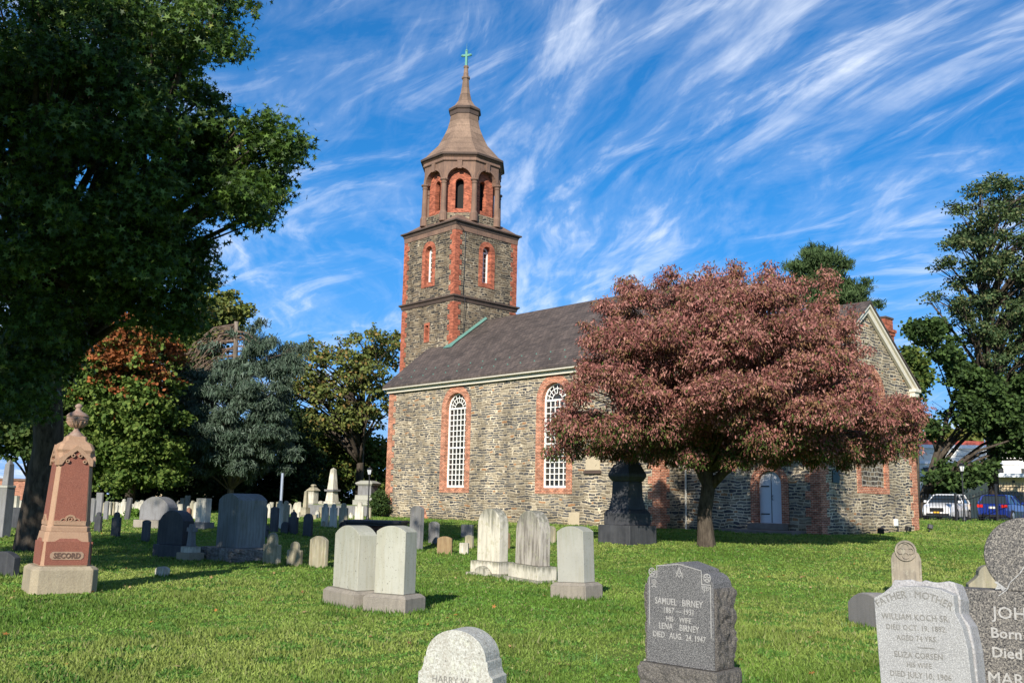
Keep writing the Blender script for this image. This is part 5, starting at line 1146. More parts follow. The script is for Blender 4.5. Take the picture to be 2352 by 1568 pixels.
sq([(.34, Z(1106) + .001), (.39, Z(1101)), (.44, Z(1094)), (.44, Z(1088)), (.38, Z(1078)), (.31, Z(1066))], 'cornice')
sq([(.27, Z(1066) + .001), (.26, Z(1005)), (.235, Z(940)), (.21, Z(860)), (.0, Z(835))], 'shaft')

# ------------------------------------------------------------------ brick table tomb with dark slab
b = G(858, 1252); o = empty('table_tomb', b + Vector((0, .5, 0)), rad(-8), 'low red brick table tomb with an overhanging dark slab top', 'tomb')
c = Vector(o.location); hz = zat(c, 1194) - c.z
MB().box(-.70, .70, -.36, .36, -.2, hz - .16).build('body', brick('tomb_brick', (.16, .06, .045), (.12, .05, .04), (.14, .11, .09)), o, bevel=.01)
m_ = MB(); m_.box(-.82, .82, -.48, .48, hz - .16, hz - .09); m_.box(-.87, .87, -.53, .53, hz - .089, hz); m_.build('slab', MG_BLACK, o, bevel=.02)

# ------------------------------------------------------------------ shaded stones at the left middle
def block(label, x, y, wpx, ytop, t, kind, mat, yaw=-30, group=None, lean=0., cat='headstone', ped=None, matp=None):
    """a stone given by the middle of its foot and its width in the photo"""
    b = G(x, y); FOOT.append((b.x, b.y, rad(yaw), wpx * depth(b) / FPX / 2, t / 2)); w_ = wpx * depth(b) / FPX / max(.5, math.cos(rad(yaw) + math.atan2(b.x, b.y))); hh = zat(b, ytop) - b.z
    if ped:
        o = empty('headstone', b, rad(yaw), label, cat, group, 0, lean); z = 0
        for gr, ph_ in ped[::-1]:
            MB().box(-w_ / 2 - gr, w_ / 2 + gr, -t / 2 - gr, t / 2 + gr, z - (.2 if z == 0 else 0), z + ph_).build('pedestal', matp or MG_PED, o, bevel=.015); z += ph_ + .001
        MB().prism([(px_, pz + z) for px_, pz in prof(kind, w_, hh - z)], -t / 2, t / 2).build('slab', mat, o, bevel=.012)
        return o
    o = MB().prism([(px_, pz if pz > 0 else -.2) for px_, pz in prof(kind, w_, hh)], -t / 2, t / 2).build('headstone', mat, None, loc=b, bevel=.01)
    o.rotation_euler = (0, lean, rad(yaw)); return tag(o, label, cat, group)
# big grey stone on a rough base
b = G(530, 1288); dm = depth(b); o = empty('monument', b + Vector((.05, .55, 0)), rad(-46), 'largest grey family stone with gently arched top on a rough rock base, in shade', 'monument')
c = Vector(o.location); Z = lambda y: zat(c, y) - c.z; zb = Z(1256); s1 = dm / FPX
rockbox(-.78, .78, -.62, .62, -.2, zb, .06, .08, ('x-', 'x+', 'y-', 'y+'), 4).build('rock_base', stone('base_rock', (.26, .24, .21), (.12, .11, .10), 3, None, .6, (.06, .055, .05), .5, (.38, .37, .32), bump=1.), o)
MB().prism([(x, z + zb + .001) for x, z in prof('arc', 1.02, Z(1133) - zb)], -.38, .38).build('slab', stone('mossy_grey', (.22, .235, .235), (.15, .16, .165), 1.4, None, .55, (.09, .095, .055), bump=.2), o, bevel=.01)
block('broad grey double headstone with a humped top, far behind the shaded stones', 362, 1211, 62, 1140, .5, 'high', MG_GREY, -20, cat='headstone', ped=[(.13, .26)])
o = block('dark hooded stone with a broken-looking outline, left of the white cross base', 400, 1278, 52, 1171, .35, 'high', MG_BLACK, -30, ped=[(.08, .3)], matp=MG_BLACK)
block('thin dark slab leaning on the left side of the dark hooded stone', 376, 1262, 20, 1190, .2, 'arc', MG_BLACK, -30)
# broken cross on white block
b = G(430, 1287); o = empty('cross_monument', b + Vector((0, .2, 0)), rad(-38), 'small stone cross on a white block over a buff step', 'monument')
c = Vector(o.location); Z = lambda y: zat(c, y) - c.z
MB().box(-.26, .26, -.22, .22, -.2, Z(1268)).build('step', MG_SBASE, o, bevel=.015); MB().box(-.18, .18, -.16, .16, Z(1268) + .001, Z(1254)).build('block', MG_WHITE, o, bevel=.012)
z1, z2 = Z(1254) + .001, Z(1200); hc = z2 - z1
m_ = MB().add([(-.10, -.07, z1), (.10, -.07, z1), (.10, .07, z1), (-.10, .07, z1), (-.06, -.05, z1 + hc * .95), (.06, -.05, z1 + hc * .95), (.06, .05, z1 + hc * .95), (-.06, .05, z1 + hc * .95)], [(0, 3, 2, 1), (4, 5, 6, 7), (0, 1, 5, 4), (1, 2, 6, 5), (2, 3, 7, 6), (3, 0, 4, 7)])
m_.build('shaft', MG_GREY, o, bevel=.01); MB().box(-.17, .17, -.045, .045, z1 + hc * .62, z1 + hc * .80).build('cross_arm', MG_GREY, o, bevel=.01)
FAR = 'old headstones scattered across the rear of the churchyard'
zA = lambda x0, x1, yt, yb: ((350 + (x0 + x1) / 2 / 3.92) / 1.7415, (1950 + yb / 3.92) / 1.7415, (x1 - x0) / 3.92 / 1.7415, (1950 + yt / 3.92) / 1.7415)
zB = lambda x0, x1, yt, yb: ((900 + (x0 + x1) / 2 / 3.36) / 1.7415, (1850 + yb / 3.36) / 1.7415, (x1 - x0) / 3.36 / 1.7415, (1850 + yt / 3.36) / 1.7415)
def fs(label, f, q, kind, mat, t=.09, yaw=-30, lean=0.):
    x, y, wp, yt = f(*q); return block(label, x, y, wp, yt, t, kind, mat, yaw, FAR, lean)
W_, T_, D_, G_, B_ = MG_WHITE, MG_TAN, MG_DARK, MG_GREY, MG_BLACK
for a in (
 ('shaded grey round-topped stone hugging the right edge of the red monument', zA, (20, 95, 160, 540), 'round', G_),
 ('narrow white slab just left of the tall square grey pillar stone', zA, (100, 140, 240, 430), 'square', W_),
 ('tall grey square-topped stone, highest of those right of the red monument', zA, (125, 212, 75, 440), 'square', G_),
 ('dark rounded stone right of the tall square-topped one', zA, (255, 310, 205, 500), 'round', G_),
 ('sunlit white stone right of the dark rounded one', zA, (310, 350, 215, 440), 'arc', W_),
 ('buff stone, second in the sunlit row right of the tall square one', zA, (356, 410, 220, 440), 'arc', T_),
 ('short white stone, third in the sunlit row', zA, (420, 470, 220, 400), 'arc', W_),
 ('white stone, fourth in the sunlit row before the leaning dark stone', zA, (472, 520, 230, 440), 'gothic', W_),
 ('tall white shouldered stone right before the leaning dark stone', zA, (523, 585, 175, 445), 'ears', W_),
 ('white stone right of the leaning dark stone and left of the green bush', zA, (630, 680, 230, 440), 'gothic', W_),
 ('white stone with pointed top and bands behind the green bush', zA, (732, 800, 190, 390), 'gothic', W_),
 ('white arched stone touching the broad double headstone', zA, (808, 878, 195, 450), 'ears', W_),
 ('slim white stone, first right of the broad double headstone', zA, (1323, 1375, 285, 370), 'gothic', W_),
 ('white shouldered stone, second right of the broad double headstone', zA, (1382, 1448, 195, 350), 'ears', W_),
 ('white square-headed stone, third right of the broad double headstone', zA, (1452, 1513, 160, 360), 'square', W_),
 ('tallest white slab right of the broad double headstone', zA, (1522, 1595, 120, 360), 'square', W_),
 ('little red sandstone marker under the tallest white slab', zA, (1558, 1600, 310, 480), 'round', MG_RED),
 ('white arched stone with brown stained foot', zA, (1602, 1662, 200, 480), 'ears', T_),
 ('white round-headed stone beside the big shaded slab with the white face', zA, (1664, 1725, 220, 490), 'round', W_),
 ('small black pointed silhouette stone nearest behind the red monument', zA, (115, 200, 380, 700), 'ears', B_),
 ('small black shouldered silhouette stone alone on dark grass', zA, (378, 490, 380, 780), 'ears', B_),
 ('slim bluish dark post-like stone in front of the broad double headstone', zA, (855, 955, 505, 855), 'arc', D_),
 ('white stone first right of the largest grey family stone', zB, (370, 405, 575, 650), 'arc', W_),
 ('white stone second right of the largest grey family stone', zB, (418, 488, 520, 740), 'arc', W_),
 ('dark stone with pale rounded top beside a white one', zB, (468, 548, 575, 905), 'round', D_),
 ('thin white pointed stone between two dark ones', zB, (558, 605, 545, 750), 'gothic', W_),
 ('dark stone with brownish rounded top', zB, (608, 703, 590, 930), 'arc', D_),
 ('tall white arched stone under the grey pole', zB, (690, 758, 505, 880), 'ears', W_),
 ('tall grey arched stone right beside the white one under the pole', zB, (764, 850, 510, 850), 'ears', T_),
 ('small white shouldered stone between the arched pair and the buff obelisk', zB, (862, 908, 590, 690), 'ears', W_),
 ('white pointed stone just left of the buff obelisk', zB, (918, 978, 530, 690), 'gothic', W_),
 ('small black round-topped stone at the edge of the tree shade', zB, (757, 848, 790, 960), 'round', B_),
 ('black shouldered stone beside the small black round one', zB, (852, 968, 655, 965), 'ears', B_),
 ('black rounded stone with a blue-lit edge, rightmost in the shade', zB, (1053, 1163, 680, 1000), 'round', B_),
 ('little white shouldered stone right of the buff obelisk', zB, (1217, 1258, 635, 745), 'ears', W_),
 ('greyish slab next to the little white shouldered stone', zB, (1262, 1298, 590, 745), 'arc', T_),
 ('white shouldered stone, first of a sunny pair', zB, (1298, 1380, 545, 860), 'ears', W_),
 ('white shouldered stone, second of a sunny pair', zB, (1408, 1493, 550, 870), 'ears', W_),
 ('wide white shouldered stone standing alone left of the lamp post', zB, (1532, 1640, 540, 830), 'ears', T_),
 ('thin grey stone behind the wide white shouldered one', zB, (1660, 1700, 585, 670), 'square', T_),
 ('tiny white shouldered stone between the wide one and the lamp post', zB, (1668, 1716, 665, 750), 'ears', W_),
 ('tall white arched stone immediately left of the lamp post', zB, (1748, 1855, 520, 775), 'ears', W_),
 ('slim white stone tucked behind the lamp post', zB, (1882, 1918, 540, 635), 'square', W_),
 ('white slab under the lamp post, on its right', zB, (1925, 1957, 600, 750), 'square', T_),
 ('white cross-shaped stone beside the small shrub', zB, (2068, 2118, 495, 610), 'cross', W_),
 ('tiny round footstone before the first stone of the sunny pair', zB, (1306, 1345, 780, 860), 'round', T_),
 ('tiny round footstone before the second stone of the sunny pair', zB, (1388, 1440, 790, 865), 'round', T_),
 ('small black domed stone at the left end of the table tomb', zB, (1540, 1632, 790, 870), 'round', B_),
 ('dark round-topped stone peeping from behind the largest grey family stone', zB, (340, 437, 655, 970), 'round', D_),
 ('tiny low white marker left of the buff obelisk foot', zB, (975, 1000, 660, 745), 'arc', W_),
 ('tiny tan marker right of the buff obelisk foot', zB, (1170, 1225, 695, 760), 'arc', T_),
): fs(*a)
fs('dark stone leaning right in the sunlit white row', zA, (585, 645, 150, 510), 'arc', D_, lean=rad(6))
fs('small white slab tilting left behind the lamp post', zB, (1955, 2000, 540, 635), 'square', W_, lean=rad(-10))
fs('small dark cross-shaped stone near the dark pair', zB, (515, 600, 840, 1010), 'cross', D_)
x, y, wp, yt = zA(1722, 1872, 165, 640); block('broad white-faced slab on a dark base, half in tree shade', x, y, wp, yt, .25, 'square', MG_WHITE, -30, FAR, ped=[(.1, .22)], matp=MG_GREY)
r9 = random.Random(90)
ORD = ['first', 'second', 'third', 'fourth', 'fifth', 'sixth', 'seventh', 'eighth', 'ninth']
for n_, x0, x1, where in ((8, 236, 330, 'between the red monument and the broad double headstone'), (5, 385, 470, 'between the broad double headstone and the largest family stone'), (9, 592, 772, 'between the largest family stone and the white obelisk')):
    for i in range(n_):
        xx = x0 + (x1 - x0) * (i + r9.uniform(.2, .8)) / n_
        block('tiny far stone, %s from left %s' % (ORD[i], where), xx, 1181 + r9.uniform(-3, 4), r9.uniform(7, 11), 1181 - r9.uniform(20, 34), .09, r9.choice(['ears', 'gothic', 'arc', 'square']), r9.choice([W_, T_, W_]), -30 + r9.uniform(-6, 6), FAR, rad(r9.uniform(-4, 4)))
# far left bits beside the leaning trunk
for lb_, x, y, wp, yt, k, m_ in (('bright white slab at the left edge before the brick building', 31, 1192, 11, 1138, 'square', W_), ('grey-white slab at the very left edge', 17, 1198, 12, 1140, 'arc', T_), ('small white slab right of the bright one at the left edge', 44, 1190, 8, 1148, 'arc', W_),
    ('dark low block stone left of the leaning trunk', 45, 1215, 34, 1165, 'square', B_), ('banded grey stone against the leaning trunk', 58, 1190, 12, 1128, 'arc', G_), ('low dark stone in deep shade at the left edge, behind the red monument base', 8, 1322, 50, 1265, 'arc', B_)):
    block(lb_, x, y, wp, yt, .14, k, m_, -25, FAR)
b = G(5, 1232); o = empty('obelisk', b, rad(-20), 'grey obelisk on a block pedestal cut by the left edge', 'monument'); c = b; Z = lambda y: zat(c, y) - c.z; s1 = depth(b) / FPX
sq([(12 * s1, -.2), (12 * s1, Z(1120))], 'pedestal', MG_GREY); sq([(13 * s1, Z(1120) + .001), (13 * s1, Z(1114))], 'cap', MG_PALE); sq([(9 * s1, Z(1114) + .001), (7 * s1, Z(1066)), (0, Z(1054))], 'shaft', MG_GREY)
# monuments on the low terrace
x, y, wp, yt = zB(1035, 1115, 375, 715); b = G(x, y + 2); o = empty('obelisk', b, rad(-30), 'short buff obelisk on a tall square base among the rear stones', 'monument'); c = b; Z = lambda y: zat(c, y) - c.z; s1 = depth(b) / FPX
zy = lambda v: (1850 + v / 3.36) / 1.7415
sq([(11 * s1, -.2), (11 * s1, Z(zy(700)))], 'step', MG_TAN); sq([(8.5 * s1, Z(zy(700)) + .001), (7.5 * s1, Z(zy(600)))], 'base', MG_TAN); sq([(4.6 * s1, Z(zy(600)) + .001), (3.2 * s1, Z(zy(385))), (0, Z(zy(370)))], 'shaft', MG_TAN)
bT = at((900 + 1450 / 3.36) / 1.7415, 1150, 57.5); bT.z = H(bT.x, bT.y); dT = 57.5
tr_ = empty('terrace_kerb', bT, rad(2), 'long low grey stone kerb under the pale obelisk and tombs', 'kerb')
sT = dT / FPX; x0 = (1110 - 1450) / 3.36 / 1.7415 * sT; x1 = (2070 - 1450) / 3.36 / 1.7415 * sT; zt_ = zat(bT, zy(568)) - bT.z
MB().box(x0, x1, 0, 5.5, -.3, zt_).build('kerb_wall', MG_GREY, tr_, bevel=.02); MB().box(x0 + .25, x1 - .25, .25, 5.3, zt_ - .05, zt_ + .02).build('turf', M_LAWN, tr_)
def terr(xz, off): p = at((900 + xz / 3.36) / 1.7415, 1150, dT + off); p.z = bT.z + zt_; return p
b = terr(1180, 1.6); o = empty('tomb', b, rad(-30), 'pale square tomb with a hipped stone cap and knob on the terrace', 'monument'); c = b; Z = lambda y: zat(c, y) - c.z; s1 = depth(b) / FPX
sq([(10 * s1, -.05), (10 * s1, Z(zy(545)))], 'base', MG_PALE); sq([(8.5 * s1, Z(zy(545)) + .001), (8.5 * s1, Z(zy(400))), (9.2 * s1, Z(zy(378)))], 'body', MG_WHITE); sq([(11.5 * s1, Z(zy(378)) + .001), (11.5 * s1, Z(zy(368))), (5.5 * s1, Z(zy(328)))], 'cap', MG_TAN)
sq([(3.5 * s1, Z(zy(328)) + .001), (3.5 * s1, Z(zy(312)))], 'neck', MG_TAN); sq([(5 * s1, Z(zy(312)) + .001), (5 * s1, Z(zy(303))), (2.5 * s1, Z(zy(288)))], 'knob', MG_TAN)
b = terr(1437, 1.4); o = empty('obelisk', b, rad(-30), 'tall white marble obelisk on a corniced pedestal, left of the lamp post', 'monument'); c = b; Z = lambda y: zat(c, y) - c.z; s1 = depth(b) / FPX
sq([(17 * s1, -.05), (17 * s1, Z(zy(548)))], 'step', MG_PALE); sq([(13.5 * s1, Z(zy(548)) + .001), (13.5 * s1, Z(zy(520)))], 'base', MG_WHITE); sq([(11 * s1, Z(zy(520)) + .001), (8.6 * s1, Z(zy(385)))], 'pedestal', MG_WHITE)
sq([(13 * s1, Z(zy(385)) + .001), (13.5 * s1, Z(zy(358)))], 'cornice', MG_GREY); sq([(8.7 * s1, Z(zy(358)) + .001), (5 * s1, Z(zy(90))), (0, Z(zy(66)))], 'shaft', MG_WHITE)
b = terr(1915, 3.); o = empty('tomb', b, rad(-20), 'large grey block tomb with a broad overhanging cap behind the lamp post', 'monument'); c = b; Z = lambda y: zat(c, y) - c.z; s1 = depth(b) / FPX
sq([(25 * s1, -.05), (25 * s1, Z(zy(500)))], 'base', MG_PALE); sq([(22 * s1, Z(zy(500)) + .001), (21 * s1, Z(zy(435)))], 'plinth', MG_PALE); sq([(17 * s1, Z(zy(435)) + .001), (17 * s1, Z(zy(305)))], 'die', MG_GREY)
sq([(19 * s1, Z(zy(305)) + .001), (22 * s1, Z(zy(282))), (22 * s1, Z(zy(272))), (13 * s1, Z(zy(240)))], 'cap', MG_PALE)
# green bush among the white row
x, y, wp, yt = zA(660, 830, 350, 470); b = G(x, y); r_ = wp * depth(b) / FPX / 2
T = empty('bush', b, 0, 'low bright green bush between white stones in the sunlit row', 'bush')
crown('leaves', [(b + Vector((i * r_ * .6, 0, r_ * .6)), r_ * .6, r_ * .6, r_ * .6) for i in (-1, 0, 1)], 300, .14, 'quad', pal([(.08, .16, .02), (.12, .21, .03)]), T, M_LEAFD, m=9, cs=.12)
limbs('stem', [tuple(b) + (.03,), tuple(b + Vector((0, 0, .3))) + (.02,)], [], M_BARK, T)

# ------------------------------------------------------------------ lamp posts, poles, wires
M_LAMPG = plain('lamp_glass', (.62, .64, .66), .25, 0, .05)
def lamp(x, yb, yt, label, d=None):
    b = G(x, yb) if d is None else Vector(at(x, 1150, d)); b.z = H(b.x, b.y); hz = zat(b, yt) - b.z
    o = empty('lamp_post', b, rad(20), label, 'lamp post', 'black lantern lamp posts around the church'); k = min(1.15, hz / 3.2)
    MB().lathe([(.11 * k, -.1), (.11 * k, .12), (.08 * k, .2), (.055 * k, .5), (.04 * k, 1.2), (.035 * k, hz - .62 * k), (.06 * k, hz - .6 * k), (.035 * k, hz - .56 * k), (.05 * k, hz - .52 * k), (.085 * k, hz - .47 * k)], 12).build('pole', M_IRON, o, smooth=False)
    lg = MB().lathe([(.085 * k, hz - .465 * k), (.155 * k, hz - .18 * k)], 6).build('lantern', M_LAMPG, o)
    m_ = MB()
    for i in range(6):
        t_ = 2 * math.pi * i / 6; m_.tube([(.088 * k * math.cos(t_), .088 * k * math.sin(t_), hz - .465 * k), (.158 * k * math.cos(t_), .158 * k * math.sin(t_), hz - .18 * k)], .011 * k, 4)
    m_.build('lantern_frame', M_IRON, lg)
    MB().lathe([(.185 * k, hz - .178 * k), (.17 * k, hz - .15 * k), (.07 * k, hz - .06 * k), (.03 * k, hz - .04 * k), (.02 * k, hz)], 12).build('cap', M_IRON, o)
    return o
lamp(844, 1196, 1071, 'black lantern post on the grass left of the church corner')
lamp(1466, 1215, 1058, 'black lantern post against the church wall right of the black obelisk', d=39.5)
lamp(2213, 1194, 1062, 'black lantern post before the parked cars on the right', d=52)
b = G(643, 1192); b.z = H(b.x, b.y); o = MB().tube([(0, 0, -.2), (0, 0, zat(b, 1086) - b.z)], .07, 10).build('sign_pole', plain('galvanised', (.30, .34, .42), .4, .4), None, loc=b); tag(o, 'plain bluish metal pole rising behind the white stones', 'pole')
b = Vector(at(739, 1150, 88)); b.z = H(b.x, b.y); o = empty('utility_pole', b, 0, 'thin utility pole behind the white obelisk', 'utility pole'); hz = zat(b, 1035) - b.z
MB().tube([(0, 0, -.2), (0, 0, hz)], .14, 8).build('pole', plain('weathered_pole', (.2, .19, .19), .8), o); MB().box(-1.1, 1.1, -.06, .06, hz - .5, hz - .35).build('crossarm', plain('weathered_wood', (.25, .24, .24), .8), o)
MB().lathe([(.16, hz - 1.6), (.2, hz - 1.55), (.2, hz - .8), (.15, hz - .75)], 10, (.3, -.2)).build('transformer', MG_GREY, o)
for i, (xa, ya, xb, yb) in enumerate(((2108, 1008, 2420, 1052), (2140, 920, 2420, 1062), (2135, 1040, 2420, 1030))):
    p, q = at(xa, ya, 84), at(xb, yb, 80); P = [p.lerp(q, t_ / 8) - Vector((0, 0, .5 * math.sin(math.pi * t_ / 8))) for t_ in range(9)]
    tag(MB().tube(P, .018, 4).build('power_line', M_IRON), ['highest', 'steepest', 'lowest'][i] + ' of the thin power lines crossing the sky gap at right', 'power line', 'power lines at right')

# small floodlights on the lawn
fl = None
for i, (x, y, lb_) in enumerate(((2022, 1232, 'black floodlight on the grass below the bricked-up window'), (2083, 1226, 'black floodlight in front of the church corner'), (2135, 1221, 'black floodlight standing alone right of the church corner'))):
    b = G(x, y)
    if fl is None:
        fl = empty('floodlight', b, rad(-20), lb_, 'floodlight', 'small black floodlights on the grass')
        h1 = MB().box(-.13, .13, -.10, .10, .14, .34, tx=.02).build('housing', M_IRON, fl, bevel=.02); h1.rotation_euler = (rad(12), rad(8), 0)
        h2 = MB().tube([(0, 0, -.05), (0, 0, .16)], .025).build('stake', M_IRON, fl); h3 = MB().box(-.10, .10, -.113, -.104, .165, .315).build('lens', M_GLASS, fl)
    else:
        q = fl.copy(); COL.objects.link(q); q.location = b; q['label'] = lb_; q.rotation_euler = (0, 0, rad(40 * i))
        for ch in (h1, h2, h3): k = ch.copy(); COL.objects.link(k); k.parent = q

# ------------------------------------------------------------------ fence, cars, buildings at the right
fd = 53.0
def fpt(x): p = at(x, 1172, fd + (x - 2100) * .003); p.z = H(p.x, p.y); return p
fo = fpt(2110); fence = empty('iron_fence', fo, 0, 'black iron picket fence rising in a curve at the right edge', 'fence')
pts = [fpt(2100 + i * 7.2) for i in range(40)]
def ftop(x): return 1.42 + (.75 * sm(2215, 2318, x) if x < 2322 else .75)
rail = MB(); pk = None
A = pts[0]; Bp = pts[-1]
for i, p in enumerate(pts):
    x = 2100 + i * 7.2; h_ = ftop(x)
    q = MB().tube([(0, 0, .04), (0, 0, h_ - .1)], .016, 4); q.lathe([(.02, h_ - .1), (.035, h_ - .04), (.002, h_ + .05)], 4)
    q.build('picket', M_IRON, fence, loc=p - fo)
for zf_ in (.18, None):
    rail.tube([p - fo + Vector((0, .02, zf_ if zf_ else ftop(2100 + i * 7.2) - .22)) for i, p in enumerate(pts)], .022, 4)
    rail.build('rail', M_IRON, fence); rail = MB()
for i in (0, 13, 26, 39): MB().box(-.05, .05, -.05, .05, -.1, ftop(2100 + i * 7.2) + .08).build('post', M_IRON, fence, loc=pts[i] - fo + Vector((.06, 0, 0)))
M_TYRE = plain('tyre', (.02, .02, .02), .8); M_RIM = plain('alloy', (.5, .5, .52), .3, .8); M_WIN, _t, _b = newmat('car_glass'); _b.inputs['Base Color'].default_value = (.02, .03, .04, 1); _b.inputs['Roughness'].default_value = .05
M_LIGHTC = plain('headlamp', (.75, .78, .8), .1, .2); M_TAIL = plain('tail_lamp', (.55, .02, .015), .25); M_YPL = plain('orange_plate', (.75, .42, .03), .5); M_PL = plain('pale_plate', (.6, .6, .5), .5); M_BLK = plain('black_trim', (.015, .015, .016), .4)
def car(loc, yaw, col, label, rear):
    """nose towards -y; rear=True turns the tail to the viewer"""
    m, t, b = newmat('car_paint'); b.inputs['Base Color'].default_value = col + (1,); b.inputs['Roughness'].default_value = .3; b.inputs['Coat Weight'].default_value = .8; b.inputs['Metallic'].default_value = .15
    o = empty('parked_car', loc, yaw, label, 'car', 'cars parked beyond the iron fence')
    # body: stations along y with (half width, z low, z belt)
    st = [(-2.15, .74, .32, .62), (-2.05, .84, .24, .76), (-1.6, .90, .22, .90), (-1.0, .92, .22, 1.0), (0, .92, .22, 1.0), (1.2, .92, .22, 1.02), (1.9, .88, .24, 1.0), (2.12, .80, .34, .92)]
    vs = []
    for y, hw_, z0_, z1_ in st: vs += [(-hw_ * .95, y, z0_), (-hw_, y, (z0_ + z1_) / 2), (-hw_ * .94, y, z1_), (-hw_ * .5, y, z1_ + .035), (hw_ * .5, y, z1_ + .035), (hw_ * .94, y, z1_), (hw_, y, (z0_ + z1_) / 2), (hw_ * .95, y, z0_)]
    n = len(st); fs_ = [(j * 8 + k, j * 8 + (k + 1) % 8, j * 8 + 8 + (k + 1) % 8, j * 8 + 8 + k) for j in range(n - 1) for k in range(8)] + [list(range(8)), list(range(n * 8 - 1, n * 8 - 9, -1))]
    MB().add(vs, fs_).build('body', m, o, smooth=False, bevel=.03)
    g0 = [(-.80, -1.05, 1.02), (.80, -1.05, 1.02), (.82, 1.85, 1.03), (-.82, 1.85, 1.03), (-.62, -.25, 1.47), (.62, -.25, 1.47), (.64, 1.45, 1.50), (-.64, 1.45, 1.50)]
    MB().add(g0, [(4, 5, 6, 7), (0, 1, 5, 4), (1, 2, 6, 5), (2, 3, 7, 6), (3, 0, 4, 7), (0, 3, 2, 1)]).build('window', M_WIN, o)
    r_ = MB(); r_.add([(-.63, -.28, 1.475), (.63, -.28, 1.475), (.65, 1.5, 1.505), (-.65, 1.5, 1.505), (-.52, -.1, 1.55), (.52, -.1, 1.55), (.54, 1.35, 1.57), (-.54, 1.35, 1.57)], [(4, 5, 6, 7), (0, 1, 5, 4), (1, 2, 6, 5), (2, 3, 7, 6), (3, 0, 4, 7), (0, 3, 2, 1)])
    for s_ in (-1, 1):
        r_.tube([(s_ * .81, -1.08, 1.02), (s_ * .635, -.27, 1.49)], .035, 4); r_.tube([(s_ * .83, 1.87, 1.03), (s_ * .65, 1.47, 1.51)], .06, 4); r_.tube([(s_ * .83, .3, 1.0), (s_ * .65, .4, 1.5)], .035, 4)
    r_.build('roof', m, o)
    for s_ in (-1, 1):
        for y in (-1.35, 1.35):
            w_ = MB().lathe([(.33, -.11), (.345, -.06), (.345, .06), (.33, .11)], 20); w_.xf(lambda v: Vector((s_ * .83 + v.z, y + v.x, .345 + v.y))); w_ = w_.build('wheel', M_TYRE, o)
            q = MB().lathe([(.21, .0), (.2, .03), (.05, .04)], 10); q.xf(lambda v: Vector((s_ * (.935 + v.z * .5), y + v.x, .345 + v.y))); q.build('rim', M_RIM, w_)
        MB().box(s_ * .95 - .1, s_ * .95 + .1, -.95, -.8, 1.02, 1.16, tx=.02).build('wing_mirror', m, o, bevel=.02)
        MB().add([(s_ * .42, -2.14, .66), (s_ * .78, -2.02, .68), (s_ * .80, -1.95, .82), (s_ * .5, -2.10, .78)], [(0, 1, 2, 3)]).xf(lambda v: v + Vector((0, -.035, 0))).build('headlight', M_LIGHTC, o)
        MB().box(min(s_ * .50, s_ * .84), max(s_ * .50, s_ * .84), 2.06, 2.15, .80, .97).build('tail_light', M_TAIL, o, bevel=.01)
    MB().box(-.38, .38, -2.185, -2.12, .5, .72).build('grille', M_BLK, o); MB().box(-.6, .6, -2.16, -2.08, .3, .40).build('bumper_intake', M_BLK, o)
    MB().box(-.16, .16, -2.205, -2.19, .42, .50).build('number_plate', M_YPL, o); MB().box(-.17, .17, 2.13, 2.16, .74, .86).build('number_plate', M_PL, o); MB().box(-.75, .75, 2.08, 2.15, .26, .40).build('rear_bumper', M_BLK, o)
    return o
p = at(2175, 1172, 57.5); p.z = H(p.x, p.y); car(p, rad(-39), (.78, .78, .78), 'white hatchback facing the fence, nose toward the churchyard', False)
p = at(2303, 1172, 58); p.z = H(p.x, p.y); car(p, rad(180 - 42), (.010, .028, .20), 'deep blue car parked tail toward the fence', True)
# buildings
M_STUC = plain('cream_stucco', (.62, .49, .32), .9, 0, .08, 1.5); M_WST = plain('white_stucco', (.72, .70, .64), .9, 0, .06, 1.5); M_ROOFW = plain('white_coping', (.75, .77, .8), .6); M_RROOF = plain('red_roofing', (.30, .06, .04), .8, 0, .2, 2)
p = at(2250, 1172, 92); z0 = 1.0
o = empty('white_building', (p.x, p.y, z0), rad(-8), 'flat-roofed white building beyond the parked cars', 'building'); c = Vector(o.location); Z = lambda y: zat(c, y) - c.z
MB().box(-6.5, 20, 0, 12, -1.5, Z(1030)).build('wall', M_WST, o); MB().box(-6.7, 20.2, -.2, 12, Z(1030) + .002, Z(1022)).build('coping', M_ROOFW, o); MB().box(-8.0, 3.0, 4, 12, Z(1022), Z(1006)).build('red_roof', M_RROOF, o)
MB().box(-6.3, 20, -.12, -.001, Z(1066), Z(1060)).build('ledge', M_ROOFW, o)
for i in range(5): MB().tube([(1 + i * 1.1, .5, Z(1022)), (1 + i * 1.1, .5, Z(1004))], .06).build('roof_post', M_ROOFW, o)
for i in range(4): wn = MB().box(-5 + i * 3.0, -3.6 + i * 3.0, -.05, -.001, Z(1090), Z(1074)).build('window', M_GLASS, o)
p = at(2300, 1172, 82); o = empty('cream_building', (p.x, p.y, z0), rad(-12), 'low cream building with a pale overhanging roof edge and dark doorway', 'building'); c = Vector(o.location); Z = lambda y: zat(c, y) - c.z
MB().box(-3.6, 12, 0, 8, -1.5, Z(1096)).build('wall', M_STUC, o); MB().box(-.6, 12.4, -1.3, 8, Z(1096) + .002, Z(1087)).build('roof', M_ROOFW, o)
MB().box(2.2, 4.2, -.06, -.001, Z(1172), Z(1118)).build('doorway', M_DARK, o); MB().box(-.1, 1.9, -.05, -.001, Z(1165), Z(1128)).build('window', M_GLASS, o); MB().box(1.0, 1.2, -.1, 0, Z(1108), Z(1102)).build('wall_light', M_IRON, o)
p = at(20, 1140, 84); o = empty('brick_building', (p.x, p.y, .4), rad(14), 'red brick building glimpsed at the left edge beyond the graves', 'building'); c = Vector(o.location); Z = lambda y: zat(c, y) - c.z
